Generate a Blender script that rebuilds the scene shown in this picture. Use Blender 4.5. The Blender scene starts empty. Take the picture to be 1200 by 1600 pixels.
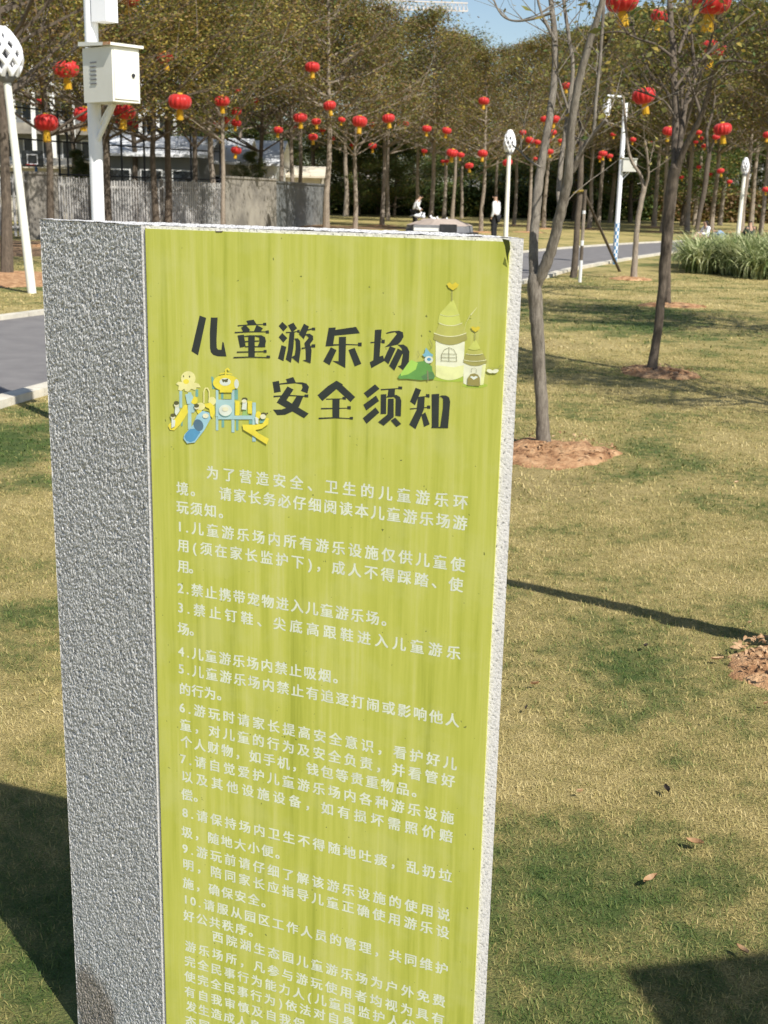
import bpy, math, random
import numpy as np
from mathutils import Vector, Matrix
from mathutils.geometry import tessellate_polygon
random.seed(7); RNG = np.random.default_rng(7)
C = bpy.context.scene.collection
SC = bpy.context.scene

# ------------------------------------------------------------------ camera
F_PX, PCX, PCY, CAM_H = 1894.5, 600.0, 800.0, 1.55
_vd = Vector(((433 - PCX) / F_PX, -(8065 - PCY) / F_PX, -1)).normalized()
_Z = -_vd
_Y = (Vector((0, 0, -1)) - Vector((0, 0, -1)).dot(_Z) * _Z).normalized()
_X = _Y.cross(_Z)
ROT = Matrix((_X, _Y, _Z))
CAM = Vector((0, 0, CAM_H))
cd = bpy.data.cameras.new('camera'); cam = bpy.data.objects.new('camera', cd); C.objects.link(cam)
cam.matrix_world = Matrix.Translation(CAM) @ ROT.to_4x4()
cd.sensor_fit = 'VERTICAL'; cd.sensor_height = 32; cd.lens = 32 * F_PX / 1600.0
cd.clip_start = .05; cd.clip_end = 3000
cd.dof.use_dof = True; cd.dof.focus_distance = 2.3; cd.dof.aperture_fstop = 13
SC.camera = cam

# ------------------------------------------------------------------ light
SUN_AZ, SUN_EL = 144.0, 47.0            # azimuth clockwise from +Y
w = bpy.data.worlds.new("World"); SC.world = w; w.use_nodes = True
nt = w.node_tree; bg = nt.nodes['Background']
sky = nt.nodes.new('ShaderNodeTexSky'); sky.sky_type = 'NISHITA'; sky.sun_disc = False
sky.sun_elevation = math.radians(SUN_EL); sky.sun_rotation = math.radians(SUN_AZ)
sky.air_density = 1.0; sky.dust_density = .6; sky.ozone_density = 1.0
nt.links.new(sky.outputs[0], bg.inputs[0]); bg.inputs[1].default_value = .092
sd = bpy.data.lights.new('sun', 'SUN'); sd.energy = 5.0; sd.angle = math.radians(.5); sd.color = (1, .965, .90)
sun = bpy.data.objects.new('sun', sd); C.objects.link(sun)
_a, _e = math.radians(SUN_AZ), math.radians(SUN_EL)
SUNV = Vector((math.sin(_a) * math.cos(_e), math.cos(_a) * math.cos(_e), math.sin(_e)))
sun.rotation_euler = SUNV.to_track_quat('Z', 'Y').to_euler()
SC.view_settings.view_transform = 'Standard'; SC.view_settings.look = 'None'
SC.view_settings.gamma = 1; SC.view_settings.exposure = .42
SC.view_settings.use_curve_mapping = False

# ------------------------------------------------------------------ measuring helpers (photo pixels -> places in the world)
def ray(px, py):
    d = ROT @ Vector(((px - PCX) / F_PX, -(py - PCY) / F_PX, -1)); return d
def G(px, py, z=0.0):
    d = ray(px, py); return CAM + d * ((z - CAM_H) / d.z)
def P(px, py, Y):
    d = ray(px, py); return CAM + d * (Y / d.y)
def MPP(Y): return Y / 1960.0            # metres per photo pixel at distance Y

# ------------------------------------------------------------------ object helpers
def setp(o, label=None, cat=None, group=None, kind=None):
    if label: o['label'] = label
    if cat: o['category'] = cat
    if group: o['group'] = group
    if kind: o['kind'] = kind
    return o
def thing(name, label, cat, loc=(0, 0, 0), group=None, rz=0):
    o = bpy.data.objects.new(name, None); C.objects.link(o); o.location = loc; o.rotation_euler = (0, 0, rz)
    o.empty_display_size = .1
    return setp(o, label, cat, group)
def link(name, me, parent=None, loc=None):
    o = bpy.data.objects.new(name, me); C.objects.link(o)
    if parent is not None: o.parent = parent
    if loc is not None: o.location = loc
    return o
class MB:
    """collects vertices and faces for one mesh"""
    def __init__(s): s.v = []; s.f = []; s.mi = []; s.cur = 0
    def add(s, vs, fs):
        n = len(s.v); s.v.extend([tuple(v) for v in vs]); s.f.extend([tuple(i + n for i in f) for f in fs]); s.mi.extend([s.cur] * len(fs))
    def box(s, lo, hi, M=None):
        (x0, y0, z0), (x1, y1, z1) = lo, hi
        vs = [Vector(p) for p in ((x0, y0, z0), (x1, y0, z0), (x1, y1, z0), (x0, y1, z0), (x0, y0, z1), (x1, y0, z1), (x1, y1, z1), (x0, y1, z1))]
        if M is not None: vs = [M @ v for v in vs]
        s.add(vs, [(0, 3, 2, 1), (4, 5, 6, 7), (0, 1, 5, 4), (1, 2, 6, 5), (2, 3, 7, 6), (3, 0, 4, 7)])
    def tube(s, pts, rad, n=8, cap=True):
        pts = [Vector(p) for p in pts]; m = len(pts)
        if not hasattr(rad, '__len__'): rad = [rad] * m
        ref = None; vs = []
        for i, p in enumerate(pts):
            t = (pts[min(i + 1, m - 1)] - pts[max(i - 1, 0)]).normalized()
            if ref is None:
                ref = t.orthogonal().normalized()
            ref = (ref - t * ref.dot(t)).normalized(); b = t.cross(ref)
            for k in range(n):
                a = 2 * math.pi * k / n
                vs.append(p + (ref * math.cos(a) + b * math.sin(a)) * rad[i])
        fs = [(i * n + k, i * n + (k + 1) % n, (i + 1) * n + (k + 1) % n, (i + 1) * n + k) for i in range(m - 1) for k in range(n)]
        s.add(vs, fs)
        if cap: s.add(vs[:n], [tuple(range(n))[::-1]]); s.add(vs[-n:], [tuple(range(n))])   # caps keep their own rims so the sides shade round
    def lathe(s, prof, n=16, c=(0, 0, 0), lobes=0, depth=0):
        vs = []; c = Vector(c)
        for r, z in prof:
            for k in range(n):
                a = 2 * math.pi * k / n; q = r * (1 - depth * abs(math.sin(a * lobes / 2)) ** .0 * 0) if not lobes else r * (1 - depth * (1 - abs(math.sin(a * lobes / 2))) ** 2)
                vs.append(c + Vector((q * math.cos(a), q * math.sin(a), z)))
        m = len(prof)
        fs = [(i * n + k, i * n + (k + 1) % n, (i + 1) * n + (k + 1) % n, (i + 1) * n + k) for i in range(m - 1) for k in range(n)]
        s.add(vs, fs); s.add(vs[:n], [tuple(range(n))[::-1]]); s.add(vs[-n:], [tuple(range(n))])
    def mesh(s, name, mats, smooth=False):
        me = bpy.data.meshes.new(name); me.from_pydata(s.v, [], s.f)
        for m in (mats if isinstance(mats, (list, tuple)) else [mats]): me.materials.append(m)
        if any(s.mi): me.polygons.foreach_set('material_index', s.mi)
        if smooth: me.polygons.foreach_set('use_smooth', [len(f) <= 4 for f in s.f])
        me.update(); return me
    def build(s, name, mats, parent=None, loc=None, smooth=False):
        return link(name, s.mesh(name, mats, smooth), parent, loc)
def np_mesh(name, V, Fq, mats, mi=None, smooth=False, attr=None):
    me = bpy.data.meshes.new(name); k = Fq.shape[1]
    me.vertices.add(len(V)); me.vertices.foreach_set('co', V.astype(np.float32).ravel())
    me.loops.add(Fq.size); me.loops.foreach_set('vertex_index', Fq.astype(np.int32).ravel())
    me.polygons.add(len(Fq)); me.polygons.foreach_set('loop_start', np.arange(0, Fq.size, k, dtype=np.int32))
    for m in mats: me.materials.append(m)
    if mi is not None: me.polygons.foreach_set('material_index', mi.astype(np.int32))
    if smooth: me.polygons.foreach_set('use_smooth', np.ones(len(Fq), dtype=bool))
    if attr is not None:
        a = me.attributes.new('rnd', 'FLOAT', 'POINT'); a.data.foreach_set('value', attr.astype(np.float32))
    me.update(calc_edges=True); return me

# ------------------------------------------------------------------ material helpers
def srgb(r, g, b):
    f = lambda c: (c / 12.92 if c <= .04045 else ((c + .055) / 1.055) ** 2.4)
    return (f(r / 255), f(g / 255), f(b / 255), 1)
class NT:
    def __init__(s, name):
        s.m = bpy.data.materials.new(name); s.m.use_nodes = True; s.t = s.m.node_tree; s.b = s.t.nodes['Principled BSDF']
        s.b.inputs['Specular IOR Level'].default_value = .3
    def n(s, typ, **kw):
        nd = s.t.nodes.new(typ)
        for k, v in kw.items(): setattr(nd, k, v)
        return nd
    def l(s, a, b): s.t.links.new(a, b)
    def coord(s, kind='Object', scale=(1, 1, 1)):
        if kind == 'World': o = s.n('ShaderNodeNewGeometry').outputs['Position']
        else: o = s.n('ShaderNodeTexCoord').outputs[kind]
        mp = s.n('ShaderNodeMapping'); mp.inputs['Scale'].default_value = scale; s.l(o, mp.inputs[0]); return mp.outputs[0]
    def noise(s, vec, scale, detail=3, rough=.55, out='Fac'):
        nd = s.n('ShaderNodeTexNoise'); nd.inputs['Scale'].default_value = scale; nd.inputs['Detail'].default_value = detail
        nd.inputs['Roughness'].default_value = rough; s.l(vec, nd.inputs['Vector']); return nd.outputs[out]
    def ramp(s, fac, stops, interp='LINEAR'):
        r = s.n('ShaderNodeValToRGB'); r.color_ramp.interpolation = interp; e = r.color_ramp.elements
        while len(e) < len(stops): e.new(.5)
        for i, (p, c) in enumerate(stops): e[i].position = p; e[i].color = c if len(c) == 4 else (*c, 1)
        s.l(fac, r.inputs[0]); return r.outputs[0]
    def mix(s, fac, a, b, mode='MIX'):
        x = s.n('ShaderNodeMix', data_type='RGBA', blend_type=mode)
        for i, v in ((0, fac), (6, a), (7, b)):
            if hasattr(v, 'links') or hasattr(v, 'is_linked'): s.l(v, x.inputs[i])
            else: x.inputs[i].default_value = v if i == 0 else (v if len(v) == 4 else (*v, 1))
        return x.outputs[2]
    def math(s, op, a, b=0.0):
        x = s.n('ShaderNodeMath', operation=op)
        for i, v in ((0, a), (1, b)):
            if hasattr(v, 'is_linked'): s.l(v, x.inputs[i])
            else: x.inputs[i].default_value = v
        return x.outputs[0]
    def bump(s, h, strength=.3, dist=.01):
        x = s.n('ShaderNodeBump'); x.inputs['Strength'].default_value = strength; x.inputs['Distance'].default_value = dist
        s.l(h, x.inputs['Height']); s.l(x.outputs[0], s.b.inputs['Normal'])
    def done(s, col=None, rough=.7, metal=0):
        if col is not None:
            if hasattr(col, 'is_linked'): s.l(col, s.b.inputs['Base Color'])
            else: s.b.inputs['Base Color'].default_value = col if len(col) == 4 else (*col, 1)
        s.b.inputs['Roughness'].default_value = rough; s.b.inputs['Metallic'].default_value = metal
        return s.m
def simple(name, c1, c2=None, scale=8, rough=.7, bump=0, bscale=None, metal=0, coord='Object', st=(1, 1, 1), dist=.01):
    m = NT(name); v = m.coord(coord, st)
    if c2 is None: c2 = tuple(x * .8 for x in c1[:3])
    col = m.ramp(m.noise(v, scale, 4), [(.35, c1), (.65, c2)])
    if bump: m.bump(m.noise(v, bscale or scale * 3, 4), bump, dist)
    return m.done(col, rough, metal)
def print_mat(name, c, rough=.55):
    m = NT(name); v = m.coord('World')
    d = tuple(x * .86 for x in c[:3])
    return m.done(m.ramp(m.noise(v, 60, 4), [(.4, c), (.7, d)]), rough)
def leaf_mat(name, c1, c2, c3, trans=.35, scale=.7):
    m = NT(name); v = m.coord('World')
    a = m.noise(v, scale, 2); bn = m.noise(v, 9.0, 1)
    f = m.math('ADD', m.math('MULTIPLY', a, .6), m.math('MULTIPLY', bn, .4))
    col = m.ramp(f, [(.38, c1), (.5, c2), (.62, c3)])
    m.done(col, .55)
    tr = m.n('ShaderNodeBsdfTranslucent'); m.l(col, tr.inputs[0])
    mx = m.n('ShaderNodeMixShader'); mx.inputs[0].default_value = trans
    m.l(m.b.outputs[0], mx.inputs[1]); m.l(tr.outputs[0], mx.inputs[2])
    m.l(mx.outputs[0], m.t.nodes['Material Output'].inputs[0])
    return m.m

def lawn_colour(m, blades):
    """shared patchy colour of the lawn: green patches, straw patches"""
    v = m.coord('World')
    a = m.noise(v, .42, 3, .6); b2 = m.noise(v, 1.9, 3, .6); c = m.noise(v, 14, 2, .5)
    f = m.math('ADD', m.math('ADD', m.math('MULTIPLY', a, .62), m.math('MULTIPLY', b2, .50)), m.math('SUBTRACT', m.math('MULTIPLY', c, .25), .19))
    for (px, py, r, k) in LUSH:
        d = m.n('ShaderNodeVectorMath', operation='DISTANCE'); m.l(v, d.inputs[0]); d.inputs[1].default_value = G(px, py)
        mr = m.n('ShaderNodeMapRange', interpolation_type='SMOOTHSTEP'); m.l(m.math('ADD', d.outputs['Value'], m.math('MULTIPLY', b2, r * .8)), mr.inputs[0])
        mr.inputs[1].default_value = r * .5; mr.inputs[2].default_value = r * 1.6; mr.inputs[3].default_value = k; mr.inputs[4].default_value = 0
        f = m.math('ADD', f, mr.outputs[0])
    return f, v
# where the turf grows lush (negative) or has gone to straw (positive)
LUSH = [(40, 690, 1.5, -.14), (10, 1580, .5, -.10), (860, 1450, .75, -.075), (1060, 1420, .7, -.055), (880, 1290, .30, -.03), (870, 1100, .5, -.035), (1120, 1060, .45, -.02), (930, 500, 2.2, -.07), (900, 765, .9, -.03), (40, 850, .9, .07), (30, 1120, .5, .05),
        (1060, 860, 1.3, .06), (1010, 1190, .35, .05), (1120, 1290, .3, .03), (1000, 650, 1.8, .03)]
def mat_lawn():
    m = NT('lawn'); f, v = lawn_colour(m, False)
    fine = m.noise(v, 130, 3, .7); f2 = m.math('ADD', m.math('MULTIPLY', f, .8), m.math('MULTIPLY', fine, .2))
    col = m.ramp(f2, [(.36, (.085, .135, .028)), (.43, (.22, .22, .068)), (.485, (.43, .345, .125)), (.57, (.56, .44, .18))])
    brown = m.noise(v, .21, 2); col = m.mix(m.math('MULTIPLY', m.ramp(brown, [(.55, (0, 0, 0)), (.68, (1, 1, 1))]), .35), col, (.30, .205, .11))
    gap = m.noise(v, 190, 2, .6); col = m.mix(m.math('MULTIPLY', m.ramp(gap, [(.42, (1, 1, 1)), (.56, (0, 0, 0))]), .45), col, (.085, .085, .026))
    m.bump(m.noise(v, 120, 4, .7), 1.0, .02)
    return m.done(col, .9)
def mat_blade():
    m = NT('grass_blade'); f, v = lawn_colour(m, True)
    at = m.n('ShaderNodeAttribute', attribute_name='rnd').outputs['Fac']
    f2 = m.math('ADD', m.math('MULTIPLY', f, .84), m.math('MULTIPLY', at, .165))
    col = m.ramp(f2, [(.32, (.055, .11, .02)), (.41, (.16, .20, .05)), (.475, (.36, .31, .11)), (.55, (.56, .45, .185)), (.68, (.70, .59, .31))])
    m.done(col, .6)
    tr = m.n('ShaderNodeBsdfTranslucent'); m.l(col, tr.inputs[0])
    mx = m.n('ShaderNodeMixShader'); mx.inputs[0].default_value = .3
    m.l(m.b.outputs[0], mx.inputs[1]); m.l(tr.outputs[0], mx.inputs[2]); m.l(mx.outputs[0], m.t.nodes['Material Output'].inputs[0])
    return m.m
def mat_granite(name, light, mid, dark, speck=.33, sc=420, bump=.5):
    m = NT(name); v = m.coord('World')
    n1 = m.noise(v, sc, 3, .65); n2 = m.noise(v, sc * .45, 2, .5); n3 = m.noise(v, 7, 3)
    col = m.ramp(n1, [(.30, dark), (speck + .05, mid), (.5, light), (.7, light)])
    col = m.mix(m.ramp(n2, [(.30, (1, 1, 1)), (.36, (0, 0, 0))]), col, mid)
    col = m.mix(m.math('MULTIPLY', m.ramp(n3, [(.45, (0, 0, 0)), (.7, (1, 1, 1))]), .25), col, tuple(x * .8 for x in light[:3]))
    m.bump(n1, bump, .003)
    return m.done(col, .85)
M = {}
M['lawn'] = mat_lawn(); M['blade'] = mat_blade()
M['asphalt'] = simple('asphalt', (.160, .150, .146), (.200, .188, .180), 3, .9, .35, 160, coord='World')
M['kerb'] = simple('kerb_concrete', (.64, .59, .48), (.48, .44, .36), 6, .85, .3, 60, coord='World')
def mat_soil():
    m = NT('bare_soil'); v = m.coord('World')
    col = m.ramp(m.noise(v, 9, 5, .7), [(.35, (.24, .115, .05)), (.5, (.46, .255, .125)), (.65, (.62, .39, .21))])
    m.bump(m.noise(v, 30, 5, .7), 1, .03); return m.done(col, .95)
M['soil'] = mat_soil()
def add_stain(mt, c, r):
    t = mt.node_tree; b = t.nodes['Principled BSDF']; src = b.inputs['Base Color'].links[0].from_socket
    g = t.nodes.new('ShaderNodeNewGeometry'); sub = t.nodes.new('ShaderNodeVectorMath'); sub.operation = 'DISTANCE'; sub.inputs[1].default_value = c
    nz = t.nodes.new('ShaderNodeTexNoise'); nz.inputs['Scale'].default_value = 22; t.links.new(g.outputs['Position'], nz.inputs['Vector'])
    t.links.new(g.outputs['Position'], sub.inputs[0]); ad = t.nodes.new('ShaderNodeMath'); ad.operation = 'MULTIPLY_ADD'; ad.inputs[1].default_value = .06
    t.links.new(nz.outputs['Fac'], ad.inputs[0]); t.links.new(sub.outputs['Value'], ad.inputs[2])
    mr = t.nodes.new('ShaderNodeMapRange'); mr.inputs[1].default_value = r; mr.inputs[2].default_value = r + .035; mr.inputs[3].default_value = 1; mr.inputs[4].default_value = 0; t.links.new(ad.outputs[0], mr.inputs[0])
    mx = t.nodes.new('ShaderNodeMix'); mx.data_type = 'RGBA'; mx.blend_type = 'MULTIPLY'; t.links.new(mr.outputs[0], mx.inputs[0]); t.links.new(src, mx.inputs[6]); mx.inputs[7].default_value = (.62, .55, .48, 1)
    t.links.new(mx.outputs[2], b.inputs['Base Color'])
M['granite_rough'] = mat_granite('bush_hammered_granite', (.76, .745, .72), (.46, .45, .44), (.06, .06, .065), .42, 300, .8)
M['granite'] = mat_granite('speckled_granite', (.74, .71, .68), (.56, .54, .52), (.06, .06, .065), .33, 260, .4)
def mat_panel():
    m = NT('green_panel_print'); v = m.coord('Object', (1, 1, 1))
    st = m.coord('Object', (38, 38, 1.3)); st2 = m.coord('Object', (130, 130, 5)); st3 = m.coord('Object', (10, 10, 2.0))
    a = m.noise(st, 1, 4, .65); b = m.noise(st2, 1, 3, .6); c = m.noise(st3, 1, 3, .5)
    f = m.math('ADD', m.math('ADD', m.math('MULTIPLY', a, .5), m.math('MULTIPLY', b, .3)), m.math('MULTIPLY', c, .2))
    col = m.ramp(f, [(.36, (.335, .36, .050)), (.44, (.425, .445, .072)), (.53, (.49, .50, .098)), (.63, (.54, .54, .155))])
    # cloudy dust that has dried on the lower half
    dst = m.math('MULTIPLY', m.ramp(m.noise(v, 14, 4, .6), [(.48, (0, 0, 0)), (.66, (1, 1, 1))]), .22)
    col = m.mix(dst, col, (.56, .56, .24))
    pin = m.noise(v, 150, 1); col = m.mix(m.ramp(pin, [(.205, (1, 1, 1)), (.22, (0, 0, 0))]), col, (.18, .2, .05))
    m.b.inputs['Specular IOR Level'].default_value = .25
    m.bump(b, .06, .002)
    return m.done(col, .5)
M['panel'] = mat_panel()
M['ink'] = print_mat('dark_title_ink', (.035, .042, .038))
M['letter'] = print_mat('pale_body_lettering', (.69, .72, .58))
def bark(name, c1, c2):
    m = NT(name); v = m.coord('World', (1, 1, .22))
    n1 = m.noise(v, 48, 5, .75); n2 = m.noise(m.coord('World'), 2.2, 3)
    col = m.ramp(n1, [(.33, tuple(x * .45 for x in c1)), (.5, c1), (.68, c2)])
    col = m.mix(m.math('MULTIPLY', m.ramp(n2, [(.4, (0, 0, 0)), (.7, (1, 1, 1))]), .4), col, tuple(x * 1.15 for x in c2))
    m.bump(n1, .9, .012); return m.done(col, .9)
M['bark'] = bark('grey_brown_bark', (.165, .14, .11), (.27, .24, .195))
M['bark_dark'] = bark('dark_bark', (.10, .078, .058), (.17, .135, .10))
M['bark_far'] = bark('weathered_pale_bark', (.24, .195, .15), (.36, .30, .235))
M['white'] = simple('white_painted_steel', (.88, .88, .90), (.84, .84, .85), 5, .35)
M['cream'] = simple('cream_painted_steel', (.80, .79, .71), (.74, .72, .63), 4, .45)
M['rust'] = simple('rusty_edge', (.45, .17, .05), (.6, .4, .25), 40, .8)
M['black'] = simple('black_metal', (.02, .02, .022), (.035, .035, .04), 5, .5)
M['glass_dark'] = simple('dark_glass', (.02, .025, .03), (.04, .045, .05), 2, .1)
M['blue'] = simple('blue_paint', (.05, .18, .45), (.04, .14, .38), 5, .4)
def mat_lantern(name, c):
    m = NT(name); v = m.coord('Object')
    col = m.ramp(m.noise(v, 6, 3), [(.3, tuple(x * .75 for x in c)), (.65, c)])
    m.done(col, .42)
    m.b.inputs['Sheen Weight'].default_value = .2
    tr = m.n('ShaderNodeBsdfTranslucent'); m.l(col, tr.inputs[0])
    mx = m.n('ShaderNodeMixShader'); mx.inputs[0].default_value = .25
    m.l(m.b.outputs[0], mx.inputs[1]); m.l(tr.outputs[0], mx.inputs[2]); m.l(mx.outputs[0], m.t.nodes['Material Output'].inputs[0])
    return m.m
M['red'] = mat_lantern('red_silk', (.66, .035, .03)); M['yellow'] = mat_lantern('yellow_fringe', (.72, .42, .02))
M['leaf_brown'] = leaf_mat('brown_leaves', (.13, .08, .04), (.24, .155, .068), (.34, .23, .09))
M['leaf_olive'] = leaf_mat('olive_leaves', (.10, .105, .028), (.20, .195, .05), (.35, .30, .075))
M['leaf_yellow'] = leaf_mat('yellowing_leaves', (.16, .12, .025), (.32, .24, .045), (.48, .36, .08))
M['leaf_green'] = leaf_mat('green_leaves', (.045, .075, .020), (.085, .13, .033), (.15, .19, .055))
M['leaf_pale'] = leaf_mat('variegated_blades', (.14, .19, .06), (.36, .40, .17), (.66, .66, .38), .3, 2.5)
M['dry_leaf'] = leaf_mat('dry_leaves', (.24, .13, .06), (.40, .24, .12), (.56, .38, .22), .1, 12)
M['concrete'] = simple('stained_concrete', (.34, .31, .26), (.17, .155, .135), .9, .9, .3, 20, coord='World')
M['cream_wall'] = simple('cream_render', (.66, .60, .47), (.54, .48, .38), 1.2, .9, coord='World')
M['white_wall'] = simple('white_render', (.76, .76, .74), (.62, .62, .60), .8, .9, coord='World')
M['grey_wall'] = simple('grey_render', (.17, .18, .18), (.24, .24, .23), .5, .9, coord='World')
M['roof_sheet'] = simple('white_sheet_roof', (.78, .79, .80), (.66, .67, .68), .8, .5, coord='World')
M['picket'] = simple('weathered_grey_pickets', (.50, .485, .46), (.26, .25, .24), 1.4, .85, coord='World')
M['stone_slab'] = simple('pinkish_stone', (.44, .36, .30), (.34, .28, .24), 3, .8, .2, 40, coord='World')
M['stone_grey'] = simple('grey_stone', (.16, .16, .17), (.22, .22, .23), 3, .8, coord='World')
M['skin'] = simple('skin', (.42, .26, .18), (.38, .23, .15), 6, .6)
M['hair'] = simple('black_hair', (.012, .01, .009), (.02, .016, .014), 30, .5)
M['shirt'] = simple('white_shirt_cloth', (.80, .80, .80), (.70, .71, .73), 6, .8)
M['trousers'] = simple('black_cloth', (.013, .013, .015), (.025, .025, .028), 6, .85)
M['jacket'] = simple('dark_green_jacket', (.02, .03, .03), (.03, .042, .04), 6, .85)
M['denim'] = simple('light_blue_cloth', (.20, .30, .44), (.26, .36, .50), 5, .85)
M['pinkcloth'] = simple('pink_cloth', (.6, .2, .2), (.5, .3, .28), 5, .8)
M['hill'] = simple('wooded_hill', (.030, .045, .035), (.055, .07, .05), .05, .95, coord='World')

add_stain(M['granite_rough'], P(140, 1585, 1.93), .10)
# ------------------------------------------------------------------ ground, path, kerbs
def grid_ground():
    xs = np.concatenate([np.linspace(-900, -60, 8), np.linspace(-40, 60, 41), np.linspace(90, 900, 8)])
    ys = np.concatenate([np.linspace(-200, -10, 5), np.linspace(-5, 120, 51), np.linspace(150, 1500, 8)])
    V = np.array([(x, y, 0) for y in ys for x in xs]); n = len(xs)
    Fq = np.array([(j * n + i, j * n + i + 1, (j + 1) * n + i + 1, (j + 1) * n + i) for j in range(len(ys) - 1) for i in range(n - 1)])
    return np_mesh('ground', V, Fq, [M['lawn']])
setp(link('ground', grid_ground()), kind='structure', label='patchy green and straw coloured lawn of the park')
def cr(pts, k=10):
    pts = [Vector(p) for p in pts]; out = []
    for i in range(len(pts) - 1):
        p0 = pts[max(i - 1, 0)]; p1 = pts[i]; p2 = pts[i + 1]; p3 = pts[min(i + 2, len(pts) - 1)]
        for j in range(k):
            t = j / k
            out.append(.5 * ((2 * p1) + (p2 - p0) * t + (2 * p0 - 5 * p1 + 4 * p2 - p3) * t * t + (3 * p1 - p0 - 3 * p2 + p3) * t ** 3))
    out.append(pts[-1]); return out
near_edge = cr([(-6.5, 1.5), (-4.4, 4.6), (-3.3, 7.2), (-2.79, 9.3), (-1.9, 12.2), (-.1, 17.0), (2.63, 23.9), (4.35, 28.9), (8.42, 38.3), (12.9, 46.2), (19, 54.5), (30, 66), (45, 78)])
def offset(line, d):
    out = []
    for i, p in enumerate(line):
        t = (line[min(i + 1, len(line) - 1)] - line[max(i - 1, 0)]).normalized()
        out.append(p + Vector((-t.y, t.x)) * d)
    return out
PATHW = 3.35
far_edge = offset(near_edge, PATHW)
mb = MB()
for i in range(len(near_edge) - 1):
    a, b, c, d = near_edge[i], near_edge[i + 1], far_edge[i + 1], far_edge[i]
    mb.add([(a.x, a.y, .012), (b.x, b.y, .012), (c.x, c.y, .012), (d.x, d.y, .012)], [(0, 1, 2, 3)])
setp(mb.build('path', M['asphalt']), kind='structure', label='grey asphalt park path curving behind the notice pillar')
def kerb(line, d0, d1, label):
    a = offset(line, d0); b = offset(line, d1); L = 0; blk = []; root = None
    root = bpy.data.objects.new('kerb', None); C.objects.link(root); setp(root, label, kind='structure')
    step = 2
    for i in range(0, len(line) - step, step):
        m = MB(); q0, q1 = i, i + step
        for s in range(q0, q1):
            e0 = .012 if s == q0 else 0; e1 = .012 if s == q1 - 1 else 0
            A0 = a[s].lerp(a[s + 1], e0); A1 = a[s].lerp(a[s + 1], 1 - e1); B0 = b[s].lerp(b[s + 1], e0); B1 = b[s].lerp(b[s + 1], 1 - e1)
            z = .06
            m.add([(A0.x, A0.y, -.05), (A1.x, A1.y, -.05), (B1.x, B1.y, -.05), (B0.x, B0.y, -.05), (A0.x, A0.y, z), (A1.x, A1.y, z), (B1.x, B1.y, z), (B0.x, B0.y, z)],
                  [(4, 5, 6, 7), (0, 1, 5, 4), (2, 3, 7, 6), (1, 2, 6, 5), (3, 0, 4, 7)])
        m.build('kerb_stone', M['kerb'], root)
kerb(near_edge, -.16, -.003, 'pale concrete kerb along the near side of the path')
kerb(far_edge, .003, .16, 'pale concrete kerb along the far side of the path')

def blob(c, rx, ry, z, h=0.03, n=44, seed=0, rings=7):
    """low irregular mound, one open sheet"""
    r = random.Random(seed); ph = [r.uniform(0, 6.28) for _ in range(4)]
    m = MB(); vs = [(c[0], c[1], z + h)]; fs = []
    for j in range(1, rings + 1):
        q = j / rings
        for k in range(n):
            a = 2 * math.pi * k / n
            e = 1 + (r.uniform(-.05, .05) if j == rings else 0) + .10 * math.sin(2 * a + ph[0]) + .07 * math.sin(3 * a + ph[1]) + .05 * math.sin(7 * a + ph[2])
            vs.append((c[0] + rx * q * e * math.cos(a), c[1] + ry * q * e * math.sin(a), z + (h * (1 - q * q) + r.uniform(-.014, .014) * (q < 1) if j < rings else -.02)))
    fs += [(0, 1 + k, 1 + (k + 1) % n) for k in range(n)]
    for j in range(rings - 1):
        o = 1 + j * n; fs += [(o + k, o + n + k, o + n + (k + 1) % n, o + (k + 1) % n) for k in range(n)]
    m.add(vs, fs); return m
def soil(px, py, rx, ry=None, h=.05, where=''):
    g = G(px, py); m = blob(g, rx, ry or rx, .006, h, seed=int(px))
    return setp(m.build('bare_soil', M['soil'], smooth=True), kind='structure', label='ring of bare orange soil ' + where)
soil(866, 709, .42, .46, .035, 'round the forked tree beside the pillar')
soil(1028, 584, .36, .42, .05, 'round the dark leaning trunk')
soil(1050, 478, .50, .42, .04, 'behind the dark trunk')
soil(985, 437, .42, .4, .05, 'round the thin forked sapling')
soil(1276, 1050, .29, .32, .02, 'at the right edge under dry leaves')
soil(25, 437, 1.5, 1.8, .04, 'round the tree beyond the left of the path')
# worn brown earth under the grove on the left
for i, (x, y, rx, ry) in enumerate([(-11, 33, 4.2, 5.5), (-9, 44, 3.0, 8), (-3, 62, 5, 3)]):
    setp(blob((x, y), rx, ry, .004, .02, seed=40 + i).build('worn_earth', simple('worn_brown_earth', (.17, .105, .06), (.26, .17, .09), .8, .95, .4, 8, coord='World') if i == 0 else bpy.data.materials['worn_brown_earth']), kind='structure', label='worn brown earth under the left grove')

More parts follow.
